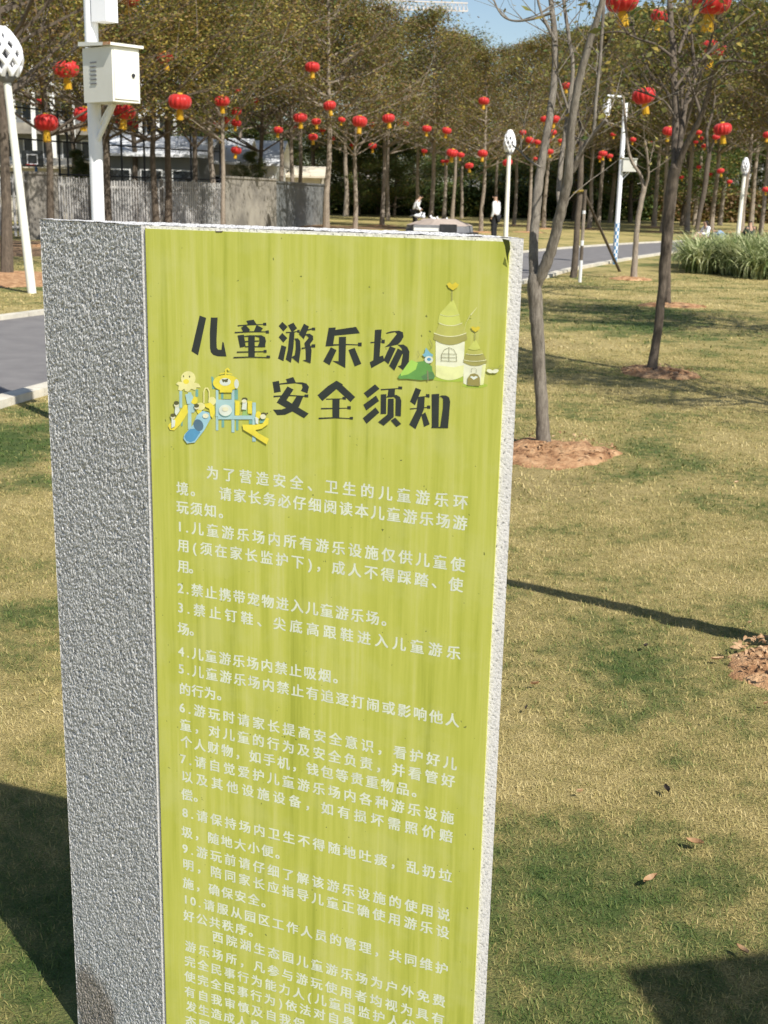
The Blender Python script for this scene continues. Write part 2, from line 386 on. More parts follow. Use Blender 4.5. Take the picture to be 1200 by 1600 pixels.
# ------------------------------------------------------------------ grass blades
def path_dist_ok(x, y):
    ok = np.ones(len(x), bool)
    ln = np.array([(p.x, p.y) for p in near_edge]); ex = np.interp(y, ln[:, 1], ln[:, 0])
    lf = np.array([(p.x, p.y) for p in far_edge]); fx = np.interp(y, lf[:, 1], lf[:, 0])
    return (x > ex + .2) | (x < fx - .2)
SOILS = [(G(866, 709), .46), (G(1028, 584), .38), (G(1276, 1050), .30), (G(1050, 478), .45), (G(25, 437), 1.5)]
def blades(name, y0, y1, half, dens, ln, wd, label):
    n = int((y1 - y0) * half * (y0 + y1) * dens)
    y = np.sqrt(RNG.uniform(y0 ** 2, y1 ** 2, n)); x = RNG.uniform(-half, half, n) * y
    ok = path_dist_ok(x, y)
    for g, r in SOILS: ok &= ((x - g.x) ** 2 + (y - g.y) ** 2) > (r * RNG.uniform(.7, 1.02, n)) ** 2
    # footprint of the pillar
    ok &= ~((x > -.62) & (x < .25) & (y > 1.5) & (y < 2.25))
    x, y = x[ok], y[ok]; n = len(x)
    clump = RNG.random(n)
    L = ln * RNG.uniform(.45, 1.25, n); wv = wd * RNG.uniform(.7, 1.2, n)
    a = RNG.uniform(0, 2 * np.pi, n); tilt = RNG.uniform(.35, 1.4, n)
    dx, dy = np.cos(a) * np.sin(tilt), np.sin(a) * np.sin(tilt); dz = np.cos(tilt)
    px_, py_ = -np.sin(a), np.cos(a); rot = RNG.uniform(-.8, .8, n)
    base = np.stack([x, y, np.zeros(n) - .004], 1); d = np.stack([dx, dy, dz], 1)
    s = np.stack([px_, py_, rot * .6], 1) * wv[:, None] * .5
    mid = base + d * (L * .55)[:, None]; tip = base + d * L[:, None] * 1.0; tip[:, 2] -= L * .22 * np.sin(tilt)
    tip[:, :2] += np.stack([dx, dy], 1) * (L * .15)[:, None]
    V = np.stack([base - s, base + s, mid - s * .85, mid + s * .85, tip], 1).reshape(-1, 3)
    o = np.arange(n)[:, None] * 5
    Ft = np.concatenate([o + [0, 1, 3], o + [0, 3, 2], o + [2, 3, 4]], 0)
    at = np.repeat(RNG.random(n), 5)
    setp(link(name, np_mesh(name, V, Ft, [M['blade']], attr=at)), label, 'grass', kind='stuff')
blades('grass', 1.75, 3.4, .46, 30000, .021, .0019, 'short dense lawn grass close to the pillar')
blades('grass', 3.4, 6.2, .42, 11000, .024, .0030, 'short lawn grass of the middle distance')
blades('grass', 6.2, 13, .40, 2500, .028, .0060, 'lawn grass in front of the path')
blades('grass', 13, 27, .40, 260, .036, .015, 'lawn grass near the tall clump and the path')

# scattered dry leaves
def dry_leaf(g, L, rz, mat, label, curl=.3):
    m = MB(); n = 6; vs = []
    for i in range(n + 1):
        t = i / n; wv = math.sin(math.pi * min(1, t * .96 + .02)) ** .8 * L * .22; z = curl * L * (t - .5) ** 2 * 1.5
        vs += [(t * L - L / 2, -wv, z + .25 * wv + .006), (t * L - L / 2, 0, z), (t * L - L / 2, wv, z + .25 * wv + .006)]
    fs = []
    for i in range(n): o = i * 3; fs += [(o, o + 3, o + 4, o + 1), (o + 1, o + 4, o + 5, o + 2)]
    m.add(vs, fs); o = m.build('fallen_leaf', mat, loc=(g.x, g.y, .022)); o.rotation_euler = (random.uniform(-.2, .2), random.uniform(-.2, .2), rz)
    return setp(o, label, 'leaf', 'dry leaves fallen on the lawn')
M['leaf_dark'] = simple('rotten_leaf', (.03, .022, .018), (.05, .038, .028), 30, .8)
for (px, py, L, rz, mt, lb) in [
    (1041, 1246, .055, 1.7, 'leaf_dark', 'dark rotten leaf standing in the grass above the roof shadow'),
    (1015, 1388, .065, .5, 'dry_leaf', 'pale tan leaf in two pieces between the pillar and the roof shadow'),
    (1158, 1500, .05, 2.2, 'dry_leaf', 'dry leaf lying in the shadow at bottom right'),
    (905, 1249, .03, .3, 'dry_leaf', 'small curled tan leaf right of the pillar'),
    (835, 1079, .045, .2, 'dry_leaf', 'short orange leaf close to the pillar edge below the long trunk shadow'),
    (822, 1117, .03, 1.0, 'leaf_dark', 'little dark leaf close to the pillar edge'),
    (1008, 1019, .05, .9, 'leaf_dark', 'dark leaf below the middle of the long trunk shadow'),
    (1120, 1040, .07, .0, 'dry_leaf', 'long brown leaf left of the leaf covered soil at right'),
    (1170, 982, .03, .4, 'dry_leaf', 'pale round leaf at the end of the long trunk shadow'),
    (1195, 1110, .03, .4, 'dry_leaf', 'pale leaf at the right edge below the leaf covered soil'),
    (1150, 760, .05, .4, 'dry_leaf', 'tan leaf far right on the open lawn'),
    (1085, 1330, .07, -.5, 'dry_leaf', 'thin twig like leaf above the roof shadow')]:
    dry_leaf(G(px, py), L * .62, rz, M[mt], lb)
def leaf_litter(c, r, n, label, size=.05):
    V = []; Fq = []
    for i in range(n):
        a = random.uniform(0, 6.28); q = r * math.sqrt(random.random()); L = size * random.uniform(.6, 1.3)
        Mx = Matrix.Translation((c.x + q * math.cos(a), c.y + q * math.sin(a), random.uniform(.02, .06))) @ Matrix.Rotation(random.uniform(0, 6.28), 4, 'Z') @ Matrix.Rotation(random.uniform(-.6, .6), 4, 'X') @ Matrix.Rotation(random.uniform(-.5, .5), 4, 'Y')
        o = len(V)
        for p in ((-L, 0, 0), (-.3 * L, -.35 * L, .006), (.4 * L, -.3 * L, .006), (L, 0, .0), (.4 * L, .3 * L, .008), (-.3 * L, .35 * L, .008)): V.append(Mx @ Vector(p))
        Fq += [(o, o + 1, o + 5), (o + 1, o + 2, o + 4, o + 5), (o + 2, o + 3, o + 4)]
    m = MB(); m.v = [tuple(v) for v in V]; m.f = Fq; m.mi = [0] * len(Fq)
    setp(m.build('leaf_litter', M['dry_leaf']), label, 'leaf litter', kind='stuff')
leaf_litter(G(1276, 1050), .28, 420, 'dry leaves heaped on the soil at the right edge', .016)
leaf_litter(G(866, 705), .40, 130, 'dry leaves strewn on the soil round the forked tree', .02)
leaf_litter(G(1028, 583), .36, 70, 'dry leaves strewn on the soil round the dark trunk', .03)

# ------------------------------------------------------------------ the notice pillar
PB = P(220.5, 353, 1.77); PC_ = P(818.5, 371.5, 1.56); PA = P(62, 349.5, 1.985)
PB.z = PC_.z = 1.502
U = Vector((PC_.x - PB.x, PC_.y - PB.y, 0)); PW = U.length; U.normalize(); N = Vector((U.y, -U.x, 0))
def face_uv(px, py):
    r = ray(px, py); t = (PB - CAM).dot(N) / r.dot(N); p = CAM + r * t; return (p - PB).dot(U), p.z
# local frame of the pillar: origin under B; x along the front, y = into the stone
pillar = thing('notice_pillar', 'tall grey granite notice pillar with a green rules panel', 'notice pillar', (PB.x, PB.y, 0))
pillar.rotation_euler = (0, 0, math.atan2(U.y, U.x))
def loc_of(p):
    d = Vector((p.x - PB.x, p.y - PB.y, 0)); return Vector((d.dot(U), -d.dot(N), p.z))
A = loc_of(PA); Bq = Vector((0, 0, 1.502)); Cq = Vector((PW, 0, 1.502)); A.z = 1.502
_dw = Vector((PC_.x - .028, PC_.y + .33, 0)); Dq = Vector(((_dw - Vector((PB.x, PB.y, 0))).dot(U), A.y, 1.502))
Z0 = -.1
def field(nx, nz, sig, seed):
    r = np.random.default_rng(seed); a = r.standard_normal((nz, nx))
    fx = np.fft.fftfreq(nx)[None, :]; fz = np.fft.fftfreq(nz)[:, None]
    H_ = np.exp(-2 * (np.pi * sig) ** 2 * (fx ** 2 + fz ** 2)); a = np.real(np.fft.ifft2(np.fft.fft2(a) * H_)); return a / a.std()
def rough_face(name, p0, p1, top, amp, cell, seed, mat, parent):
    """hammered stone face from p0 to p1 (left to right seen from outside), real relief"""
    d = Vector((p1.x - p0.x, p1.y - p0.y, 0)); Wd = d.length; d.normalize(); nn = Vector((d.y, -d.x, 0))
    nx = max(4, int(Wd / cell)) + 1; nz = int((top - Z0) / cell) + 1
    hgt = .9 * field(nx, nz, .8, seed) + .3 * field(nx, nz, 3.0, seed + 1)
    hgt = np.clip(hgt, -2.2, 1.6) * amp - amp - np.clip(-1.35 - field(nx, nz, 1.3, seed + 5), 0, 1) * amp * 3.2 * 2
    wn = np.minimum(np.arange(nx), np.arange(nx)[::-1]); hgt *= np.clip(wn / 1.0, 0, 1)[None, :]
    hgt[-1, :] *= .3
    s = np.linspace(0, Wd, nx)[None, :].repeat(nz, 0); z = np.linspace(Z0, top, nz)[:, None].repeat(nx, 1)
    V = np.stack([p0.x + d.x * s + nn.x * hgt, p0.y + d.y * s + nn.y * hgt, z], -1).reshape(-1, 3)
    i, j = np.meshgrid(np.arange(nx - 1), np.arange(nz - 1)); q = (j * nx + i).ravel()
    Fq = np.stack([q, q + 1, q + nx + 1, q + nx], 1)
    return link(name, np_mesh(name, V, Fq, [mat], smooth=True), parent)
o = rough_face('left_face', A, Bq, 1.502, .00046, .0014, 3, M['granite_rough'], pillar)
setp(o, 'grey bush hammered side face')
mb = MB()   # the sawn body: front, right, back and top, the last slightly rough
mb.add([(0, 0, Z0), (PW, 0, Z0), (PW, 0, 1.502), (0, 0, 1.502), (A.x, A.y, Z0), (Dq.x, Dq.y, Z0), (Dq.x, Dq.y, 1.502), (A.x, A.y, 1.502)],
       [(0, 1, 2, 3), (1, 5, 6, 2), (5, 4, 7, 6)])
mb.build('stone_body', M['granite'], pillar)
# top face with crumbly rim
nxx, nyy = 220, 60; hf = field(nxx, nyy, 1.2, 9) * .0005
V = []
for j in range(nyy):
    for i in range(nxx):
        s, t = i / (nxx - 1), j / (nyy - 1)
        x = (0 * (1 - t) + A.x * t) * (1 - s) + (PW * (1 - t) + Dq.x * t) * s; y = t * A.y
        V.append((x, y, 1.502 + hf[j, i] + .0006))
i, j = np.meshgrid(np.arange(nxx - 1), np.arange(nyy - 1)); q = (j * nxx + i).ravel()
link('top_face', np_mesh('top_face', np.array(V), np.stack([q, q + 1, q + nxx + 1, q + nxx], 1), [M['granite_rough']], smooth=True), pillar)

# green panel: a thin sheet on the front
uL, _ = face_uv(228, 354); uR, _ = face_uv(797, 373); uRb, _ = face_uv(740, 1600)
TP = .0035
mb = MB(); n = 1
zt = 1.4975
mb.box((uL + .001, -TP, .02), ((uR + uRb) / 2, -.0002, zt))
panel = mb.build('panel', M['panel'], pillar); setp(panel, 'weathered lime green panel with rules for the children')
mb = MB(); mb.box((uL - .0004, -.0022, .02), (uL + .0008, -.0001, zt + .0008)); mb.build('seal_line', simple('brown_sealant', (.20, .16, .05), (.3, .24, .1), 30, .7), pillar)
# peeled corner
mb = MB()
pk = [(786, 372.5), (799, 375), (800.5, 388), (797, 400), (796.5, 415), (792.5, 398), (790.5, 384)]
vs = [(face_uv(*p)[0], -TP - .0012 - (.004 if 0 < i < 4 else .0), face_uv(*p)[1]) for i, p in enumerate(pk)]
mb.add(vs, [(0, 6, 1), (6, 5, 2, 1), (5, 4, 3, 2)])
mb.build('peeled_flap', simple('olive_flap_underside', (.085, .105, .02), (.13, .15, .035), 30, .7), pillar)
mb = MB()
for pts in ([(338, 357.5), (341, 359.5), (351, 359), (349, 361), (340, 361)], ):
    vs = [(face_uv(*p)[0], -TP - .0006, face_uv(*p)[1] - .0015) for p in pts]; mb.add(vs, [tuple(range(len(vs)))[::-1]])
mb.build('chip', M['bark_dark'], pillar)

# flat print on the panel
LAYER = [0]
def flat(mbx, pts, dz=None):
    """polygon given by photo points on the panel, laid as a thin printed film"""
    LAYER[0] += 1
    y = -TP - .00012 - .000035 * (dz if dz is not None else LAYER[0] % 60)
    uv = [face_uv(*p) for p in pts]
    v3 = [Vector((a, b, 0)) for a, b in uv]
    tri = tessellate_polygon([v3]); vs = [(a, y, b) for a, b in uv]
    out = []
    for t in tri:
        a, b, c = (v3[k] for k in t)
        out.append(tuple(t) if (b - a).cross(c - a).z > 0 else tuple(t[::-1]))
    mbx.add(vs, out)
def zz(ox, oy, s): return lambda pts: [(ox + x * s, oy + y * s) for x, y in pts]
def strip(p, w0, w1=None):
    """a stroke along points p (zoom units) with widths"""
    p = [Vector(q) for q in p]; n = len(p); w1 = w0 if w1 is None else w1; L = []; R = []
    for i in range(n):
        t = (p[min(i + 1, n - 1)] - p[max(i - 1, 0)]).normalized(); nn = Vector((-t.y, t.x)); wv = (w0 + (w1 - w0) * i / (n - 1)) / 2
        L.append(p[i] + nn * wv); R.append(p[i] - nn * wv)
    return [tuple(q) for q in L + R[::-1]]
z4 = zz(290, 480, 190 / 1200); z5 = zz(470, 490, 190 / 1200); z6 = zz(410, 580, 160 / 1200); z7 = zz(550, 580, 170 / 1200)
title = {
 'er': (z4, [[(152, 80), (216, 104), (136, 473), (70, 432)],
    [(262, 100), (329, 100), (318, 320), (320, 395), (332, 415), (366, 418), (376, 340), (388, 345), (416, 484), (330, 482), (285, 468), (262, 440), (254, 400), (252, 250)]]),
 'tong': (z4, [[(612, 132), (683, 120), (712, 165), (706, 174), (628, 176)], strip([(526, 182), (640, 172), (780, 168)], 13, 8), [(777, 152), (808, 150), (810, 180), (777, 178)],
    [(560, 200), (604, 172), (650, 222), (632, 240), (580, 242)], [(712, 172), (776, 205), (752, 242), (684, 242)], strip([(498, 248), (640, 240), (806, 240)], 13, 9), [(804, 228), (834, 226), (836, 257), (804, 256)],
    [(526, 276), (588, 268), (606, 384), (550, 396)], [(588, 282), (640, 274), (760, 274), (796, 292), (806, 330), (796, 384), (722, 392), (742, 340), (740, 296), (700, 286), (600, 290)],
    strip([(600, 336), (738, 330)], 11), strip([(600, 386), (800, 386)], 10),
    [(632, 276), (696, 276), (696, 488), (634, 488)], strip([(520, 440), (780, 434)], 12, 8), [(782, 420), (812, 418), (814, 446), (782, 444)],
    strip([(487, 493), (640, 488), (815, 492)], 12, 8), [(812, 474), (846, 474), (848, 499), (812, 498)]]),
 'you': (z4, [[(966, 142), (1018, 192), (976, 238), (930, 184)], [(966, 252), (1016, 302), (976, 348), (930, 294)], [(958, 372), (1006, 388), (978, 530), (924, 504)],
    [(1022, 176), (1076, 150), (1112, 206), (1072, 238), (1056, 236)], strip([(1002, 248), (1060, 244), (1120, 236)], 12, 9), [(1114, 222), (1138, 220), (1138, 250), (1114, 248)],
    [(1040, 240), (1088, 240), (1076, 400), (1052, 545), (1000, 512), (1022, 420)], [(1086, 306), (1120, 304), (1142, 330), (1148, 420), (1130, 550), (1056, 490), (1090, 470), (1100, 400), (1098, 330)],
    [(1180, 160), (1230, 188), (1180, 312), (1130, 262)], strip([(1200, 226), (1262, 210)], 11), [(1258, 200), (1290, 198), (1292, 226), (1258, 222)],
    [(1160, 294), (1196, 262), (1236, 258), (1270, 280), (1272, 318), (1240, 360), (1256, 420), (1246, 550), (1166, 520), (1200, 516), (1198, 420), (1186, 350), (1230, 296), (1204, 272)],
    strip([(1158, 404), (1262, 382)], 12, 9), [(1256, 364), (1292, 362), (1292, 394), (1256, 392)]]),
 'le': (z5, [[(286, 138), (356, 134), (352, 158), (556, 128), (594, 192), (344, 216), (328, 318), (254, 322)], strip([(320, 308), (450, 302), (580, 306)], 16, 9), [(576, 284), (612, 282), (610, 320), (576, 320)],
    [(388, 228), (458, 226), (450, 534), (322, 464), (384, 466)], [(308, 328), (364, 358), (296, 506), (232, 468)], [(482, 356), (542, 334), (608, 492), (544, 518)]]),
 'chang': (z5, [[(742, 158), (808, 154), (788, 420), (822, 410), (836, 464), (706, 536), (690, 478), (726, 456)], strip([(698, 284), (812, 276)], 13, 9), [(808, 256), (840, 254), (838, 292), (808, 290)],
    [(850, 188), (900, 172), (980, 166), (1018, 182), (1024, 226), (1002, 268), (968, 302), (906, 316), (836, 330), (880, 296), (960, 196), (940, 180), (856, 196)],
    [(966, 304), (1022, 302), (1060, 326), (1082, 372), (1076, 480), (1050, 576), (968, 516), (1000, 504), (1018, 400), (1006, 340)],
    [(890, 318), (948, 340), (876, 496), (828, 454)], [(968, 340), (1024, 372), (934, 560), (882, 512)]]),
 'an': (z6, [[(288, 90), (376, 64), (406, 130), (308, 138)], [(132, 122), (208, 108), (230, 236), (152, 250)], [(214, 140), (300, 128), (480, 126), (530, 140), (560, 178), (542, 256), (464, 226), (484, 190), (478, 152), (400, 138), (216, 154)],
    [(308, 174), (380, 210), (296, 336), (556, 492), (502, 546), (182, 362)], [(414, 290), (494, 290), (444, 412), (380, 462), (280, 506), (188, 510), (140, 446), (240, 444), (340, 408)],
    strip([(146, 292), (340, 280), (530, 290)], 18, 10), [(508, 268), (552, 268), (552, 302), (508, 300)]]),
 'quan': (z6, [[(882, 106), (956, 150), (950, 160), (1100, 298), (1046, 358), (880, 206), (716, 346), (658, 278), (780, 170)], strip([(760, 324), (960, 318)], 14, 9), [(952, 294), (992, 300), (992, 332), (952, 326)],
    [(834, 320), (918, 320), (914, 545), (834, 545)], strip([(700, 434), (1010, 428)], 17, 9), [(1008, 404), (1050, 404), (1048, 444), (1008, 440)],
    strip([(674, 548), (860, 540), (1040, 550)], 18, 10), [(1036, 532), (1076, 530), (1074, 562), (1036, 558)]]),
 'xu': (z7, [[(266, 140), (316, 190), (184, 292), (140, 238)], [(276, 264), (310, 324), (168, 430), (136, 366)], [(270, 394), (314, 450), (172, 576), (130, 514)],
    strip([(330, 200), (530, 186)], 15, 9), [(522, 164), (564, 164), (564, 196), (522, 196)], [(414, 196), (486, 192), (482, 262), (404, 270)],
    [(330, 252), (390, 248), (388, 466), (328, 468)], [(390, 286), (400, 268), (500, 256), (540, 278), (556, 320), (550, 494), (490, 486), (494, 300), (476, 280)],
    [(410, 298), (472, 298), (472, 500), (362, 596), (300, 556), (404, 470)], [(440, 538), (488, 506), (554, 576), (502, 610)]]),
 'zhi': (z7, [[(712, 178), (774, 202), (706, 372), (650, 332)], strip([(740, 284), (840, 272)], 12, 9), [(828, 248), (866, 248), (866, 286), (828, 284)], strip([(650, 412), (850, 394)], 13, 9), [(838, 374), (874, 374), (874, 410), (838, 408)],
    [(740, 280), (814, 276), (806, 410), (774, 492), (712, 634), (642, 584), (724, 420)], [(776, 476), (820, 448), (868, 580), (806, 608)],
    [(890, 250), (972, 244), (966, 606), (892, 614)], [(972, 276), (1000, 262), (1050, 264), (1082, 284), (1094, 330), (1070, 616), (984, 610), (1014, 400), (1016, 300), (1000, 282)], strip([(888, 614), (1072, 616)], 14, 12)])}
for key, (fn, polys) in title.items():
    mb = MB(); LAYER[0] = 0
    for p in polys: flat(mb, fn(p))
    mb.build('title_character', M['ink'], panel)

# body text, from the built-in typeface
_gc = {}
def glyph(ch):
    if ch not in _gc:
        c = bpy.data.curves.new('t', 'FONT'); c.body = ch; c.size = 1; c.resolution_u = 3
        o = bpy.data.objects.new('t', c); C.objects.link(o)
        ev = o.evaluated_get(bpy.context.evaluated_depsgraph_get()); me = ev.to_mesh()
        _gc[ch] = ([(v.co.x, v.co.y) for v in me.vertices], [tuple(p.vertices) for p in me.polygons])
        ev.to_mesh_clear(); bpy.data.objects.remove(o); bpy.data.curves.remove(c)
    return _gc[ch]
WID = {'.': .42, '(': .55, ')': .55, '1': .55, '2': .6, '3': .6, '4': .6, '5': .6, '6': .6, '7': .6, '8': .6, '9': .6, '0': .55}
rows = [
 ('为了营造安全、卫生的儿童游乐环', (334, 738), (721, 783.6)), ('境。 请家长务必仔细阅读本儿童游乐场游', (287, 762.8), (720, 816)), ('玩须知。', (287, 791.9), (353, 800)),
 ('1.儿童游乐场内所有游乐设施仅供儿童使', (283, 821.3), (716.6, 881)), ('用(须在家长监护下)，成人不得踩踏、使', (288.5, 851.7), (713.6, 912.3)), ('用。', (288.5, 884), (306, 886.5)),
 ('2.禁止携带宠物进入儿童游乐场。', (284, 917.5), (608, 968)), ('3.禁止钉鞋、尖底高跟鞋进入儿童游乐', (284, 947.8), (710, 1018.5)), ('场。', (288.5, 981.6), (307, 984)),
 ('4.儿童游乐场内禁止吸烟。', (285, 1016.5), (532, 1058)), ('5.儿童游乐场内禁止有追逐打闹或影响他人', (285, 1043.3), (708, 1123.5)), ('的行为。', (291, 1075.8), (350, 1085)),
 ('6.游玩时请家长提高安全意识，看护好儿', (286.5, 1104), (704.5, 1190.6)), ('童，对儿童的行为及安全负责，并看管好', (292, 1132), (701.5, 1218)), ('个人财物，如手机，钱包等贵重物品。', (293, 1158), (655, 1236)),
 ('7.请自觉爱护儿童游乐场内各种游乐设施', (288, 1184), (700, 1275)), ('以及其他设施设备，如有损坏需照价赔', (294, 1212.3), (698.4, 1304)), ('偿。', (294, 1240.5), (313, 1244)),
 ('8.请保持场内卫生不得随地吐痰，乱扔垃', (291, 1267.8), (697, 1365.9)), ('圾，随地大小便。', (294, 1299), (441, 1333)), ('9.游玩前请仔细了解该游乐设施的使用说', (291, 1324), (694, 1426.5)),
 ('明，陪同家长应指导儿童正确使用游乐设', (296, 1350), (692.8, 1453.8)), ('施，确保安全。', (296, 1379), (419, 1409)), ('10.请服从园区工作人员的管理，共同维护', (292, 1403), (691.5, 1511)),
 ('好公共秩序。', (297, 1430), (399, 1455)), ('西院湖生态园儿童游乐场为户外免费', (342, 1462.5), (687, 1561)), ('游乐场所，凡参与游玩使用者均视为具有', (299.4, 1477.7), (685.5, 1589.5)),
 ('完全民事行为能力人(儿童由监护人代', (298.5, 1500.7), (640, 1600)), ('使完全民事行为)依法对自身', (298.5, 1524.5), (545, 1595)), ('有自我审慎及自我保', (298.5, 1548.3), (469, 1597)),
 ('发生造成人身', (300.7, 1571.3), (400, 1600)), ('态园', (299.8, 1593.8), (321, 1600))]
EM = .0212
for txt, p0, p1 in rows:
    u0, v0 = face_uv(*p0); u1, v1 = face_uv(*p1)
    ws = [WID.get(c, 1.0) for c in txt]; cen = []; acc = 0
    for wv in ws: cen.append(acc + wv / 2); acc += wv
    k0, k1 = cen[0], cen[-1]; mb = MB()
    for ch, cc, wv in zip(txt, cen, ws):
        if ch == ' ': continue
        f = (cc - k0) / (k1 - k0); u = u0 + (u1 - u0) * f; v = v0 + (v1 - v0) * f
        gv, gf = glyph(ch)
        if ch.isascii(): cxg = (min(a for a, b in gv) + max(a for a, b in gv)) / 2
        else: cxg = .5
        cyg = .375
        for q, (sx, sy) in enumerate(((-.025, -.014), (.025, .014), (-.025, .014), (.025, -.014), (0, 0))):   # bold weight
            mb.add([(u + (a + sx - cxg) * EM, -TP - .00010 - q * .000012, v + (b + sy - cyg) * EM) for a, b in gv], gf)
    mb.build('text_line', M['letter'], panel)

# picture of the playground (left)
pm = {}
def PMt(n, c):
    if n not in pm: pm[n] = print_mat('print_' + n, tuple(q * .84 + g_ * .16 for q, g_ in zip(srgb(*c)[:3], srgb(205, 208, 130)[:3])))
    return pm[n]
def ell(cx, cy, rx, ry, n=20, a0=0, a1=2 * math.pi, rot=0):
    return [(cx + rx * math.cos(a0 + (a1 - a0) * i / (n - (0 if a1 - a0 > 6.2 else 1))) * math.cos(rot) - ry * math.sin(a0 + (a1 - a0) * i / (n - (0 if a1 - a0 > 6.2 else 1))) * math.sin(rot),
             cy + rx * math.cos(a0 + (a1 - a0) * i / (n - (0 if a1 - a0 > 6.2 else 1))) * math.sin(rot) + ry * math.sin(a0 + (a1 - a0) * i / (n - (0 if a1 - a0 > 6.2 else 1))) * math.cos(rot)) for i in range(n)]
q8 = zz(250, 560, .15)
pic = thing('playground_picture', None, None); pic.parent = panel
COL = dict(ltblue=(165, 205, 215), teal=(95, 165, 165), yellow=(240, 220, 60), cream=(238, 230, 160), white=(225, 232, 225), blue=(30, 140, 200), dblue=(20, 90, 140), black=(45, 42, 35), skin=(232, 228, 200), lblue2=(150, 200, 225), paleyel=(225, 215, 110), green=(150, 195, 120))
def pr(name, colr, polys, fn, parent):
    mb = MB()
    for p in polys: flat(mb, fn(p))
    mb.build(name, PMt(colr, COL[colr]), parent)
def rect(x0, y0, x1, y1): return [(x0, y0), (x1, y0), (x1, y1), (x0, y1)]
LAYER[0] = 0
pr('back_posts', 'teal', [rect(384, 320, 412, 395), rect(650, 350, 674, 420), rect(655, 600, 682, 715), rect(790, 320, 826, 425), rect(805, 615, 830, 745), [(548, 185), (568, 190), (600, 310), (560, 315)], rect(940, 635, 972, 680), rect(235, 640, 250, 700)], q8, pic)
pr('front_posts', 'ltblue', [rect(216, 335, 246, 510), rect(306, 350, 342, 735), rect(596, 325, 622, 745), rect(760, 320, 790, 765), rect(976, 455, 1012, 860), [(340, 440), (390, 500), (370, 560), (340, 560)]], q8, pic)
pr('octopus_roof', 'cream', [ell(310, 205, 76, 76), [(182, 262), (205, 240), (245, 240), (300, 250), (385, 250), (420, 262), (440, 298), (395, 298), (385, 328), (340, 312), (310, 345), (275, 335), (270, 312), (235, 335), (205, 325), (212, 280)]], q8, pic)
pr('octopus_mouth', 'yellow', [ell(288, 237, 30, 26)], q8, pic); pr('octopus_eyes', 'black', [ell(262, 182, 6, 11, 8), ell(324, 186, 7, 11, 8)], q8, pic)
pr('left_slide', 'yellow', [[(270, 480), (300, 480), (308, 560), (230, 680), (165, 745), (120, 740), (100, 700), (110, 680), (180, 620)], ell(372, 432, 36, 40), ell(425, 520, 30, 55)], q8, pic)
pr('platform', 'ltblue', [rect(596, 425, 780, 600), rect(620, 590, 980, 630), [(280, 370), (340, 360), (366, 400), (330, 470), (300, 470)]], q8, pic)
pr('hoop', 'cream', [strip([(474, 460), (474, 340), (490, 305), (512, 305), (530, 340), (530, 440)], 14), ell(560, 440, 40, 44), ell(440, 495, 48, 40)], q8, pic)
pr('yellow_tunnel', 'yellow', [[(480, 470), (540, 455), (580, 490), (590, 560), (565, 620), (540, 590), (530, 520), (490, 500)], rect(800, 440, 845, 590), rect(930, 440, 975, 570), ell(1040, 585, 30, 40, 12)], q8, pic)
pr('tube_slide', 'lblue2', [[(400, 590), (460, 540), (530, 560), (545, 620), (480, 740), (380, 870), (300, 880), (262, 830), (270, 790), (360, 690)]], q8, pic)
pr('slide_mouth', 'blue', [[(330, 730), (385, 725), (440, 760), (380, 850), (335, 868), (290, 850), (272, 810), (290, 770)]], q8, pic)
pr('slide_opening', 'dblue', [ell(418, 690, 50, 64, 16, rot=-.4)], q8, pic)
pr('pumpkin_roof', 'yellow', [ell(705, 250, 137, 84), rect(640, 300, 770, 350), strip([(700, 165), (705, 110), (722, 100), (740, 120)], 16), strip([(640, 155), (705, 145), (770, 160)], 10)], q8, pic)
pr('pumpkin_face', 'white', [ell(697, 240, 58, 40), ell(815, 260, 24, 50, 12)], q8, pic)
pr('pumpkin_hair', 'black', [[(660, 210), (690, 215), (730, 205), (722, 240), (700, 245), (692, 235), (675, 248)]], q8, pic)
pr('bubble_rim', 'teal', [ell(700, 535, 72, 66, 20, .3, 2.9)], q8, pic)
pr('bubble', 'white', [ell(700, 535, 68, 60)], q8, pic)
pr('spiral_slide', 'yellow', [[(876, 682), (980, 685), (1080, 680), (1130, 610), (1150, 620), (1145, 680), (1080, 725), (1010, 740), (1040, 770), (1150, 830), (1130, 890), (1050, 840), (960, 780), (885, 735)]], q8, pic)
pr('children_clothes', 'white', [[(180, 490), (215, 490), (225, 540), (190, 590), (172, 560)], [(140, 620), (180, 640), (175, 700), (140, 720)], [(880, 450), (925, 450), (920, 530), (870, 525)], [(1010, 600), (1045, 620), (1040, 680), (1015, 670)]], q8, pic)
pr('children_faces', 'skin', [ell(193, 480, 26, 22, 12), ell(155, 605, 24, 20, 12), ell(402, 500, 26, 26, 12), ell(495, 592, 32, 26, 12), ell(700, 522, 34, 24, 12), ell(897, 440, 26, 20, 12), ell(1092, 600, 30, 26, 12)], q8, pic)
pr('children_hair', 'black', [ell(192, 458, 28, 20, 12), ell(155, 586, 26, 18, 12), ell(402, 486, 26, 20, 12), ell(495, 566, 31, 24, 12), ell(700, 494, 34, 20, 12), ell(895, 422, 31, 20, 12), ell(1092, 580, 32, 22, 12), ell(1130, 568, 10, 9, 8), [(100, 720), (110, 712), (128, 742), (118, 750)], ell(290, 505, 14, 18, 8), [(835, 560), (848, 575), (840, 592), (828, 585)], [(935, 598), (958, 580), (955, 600)], strip([(180, 580), (220, 540)], 6), rect(665, 420, 770, 429)], q8, pic)
pr('shorts', 'green', [[(880, 525), (930, 525), (940, 590), (870, 590)]], q8, pic)
pr('blue_shirt', 'teal', [[(1060, 630), (1108, 625), (1100, 668), (1050, 668)]], q8, pic)
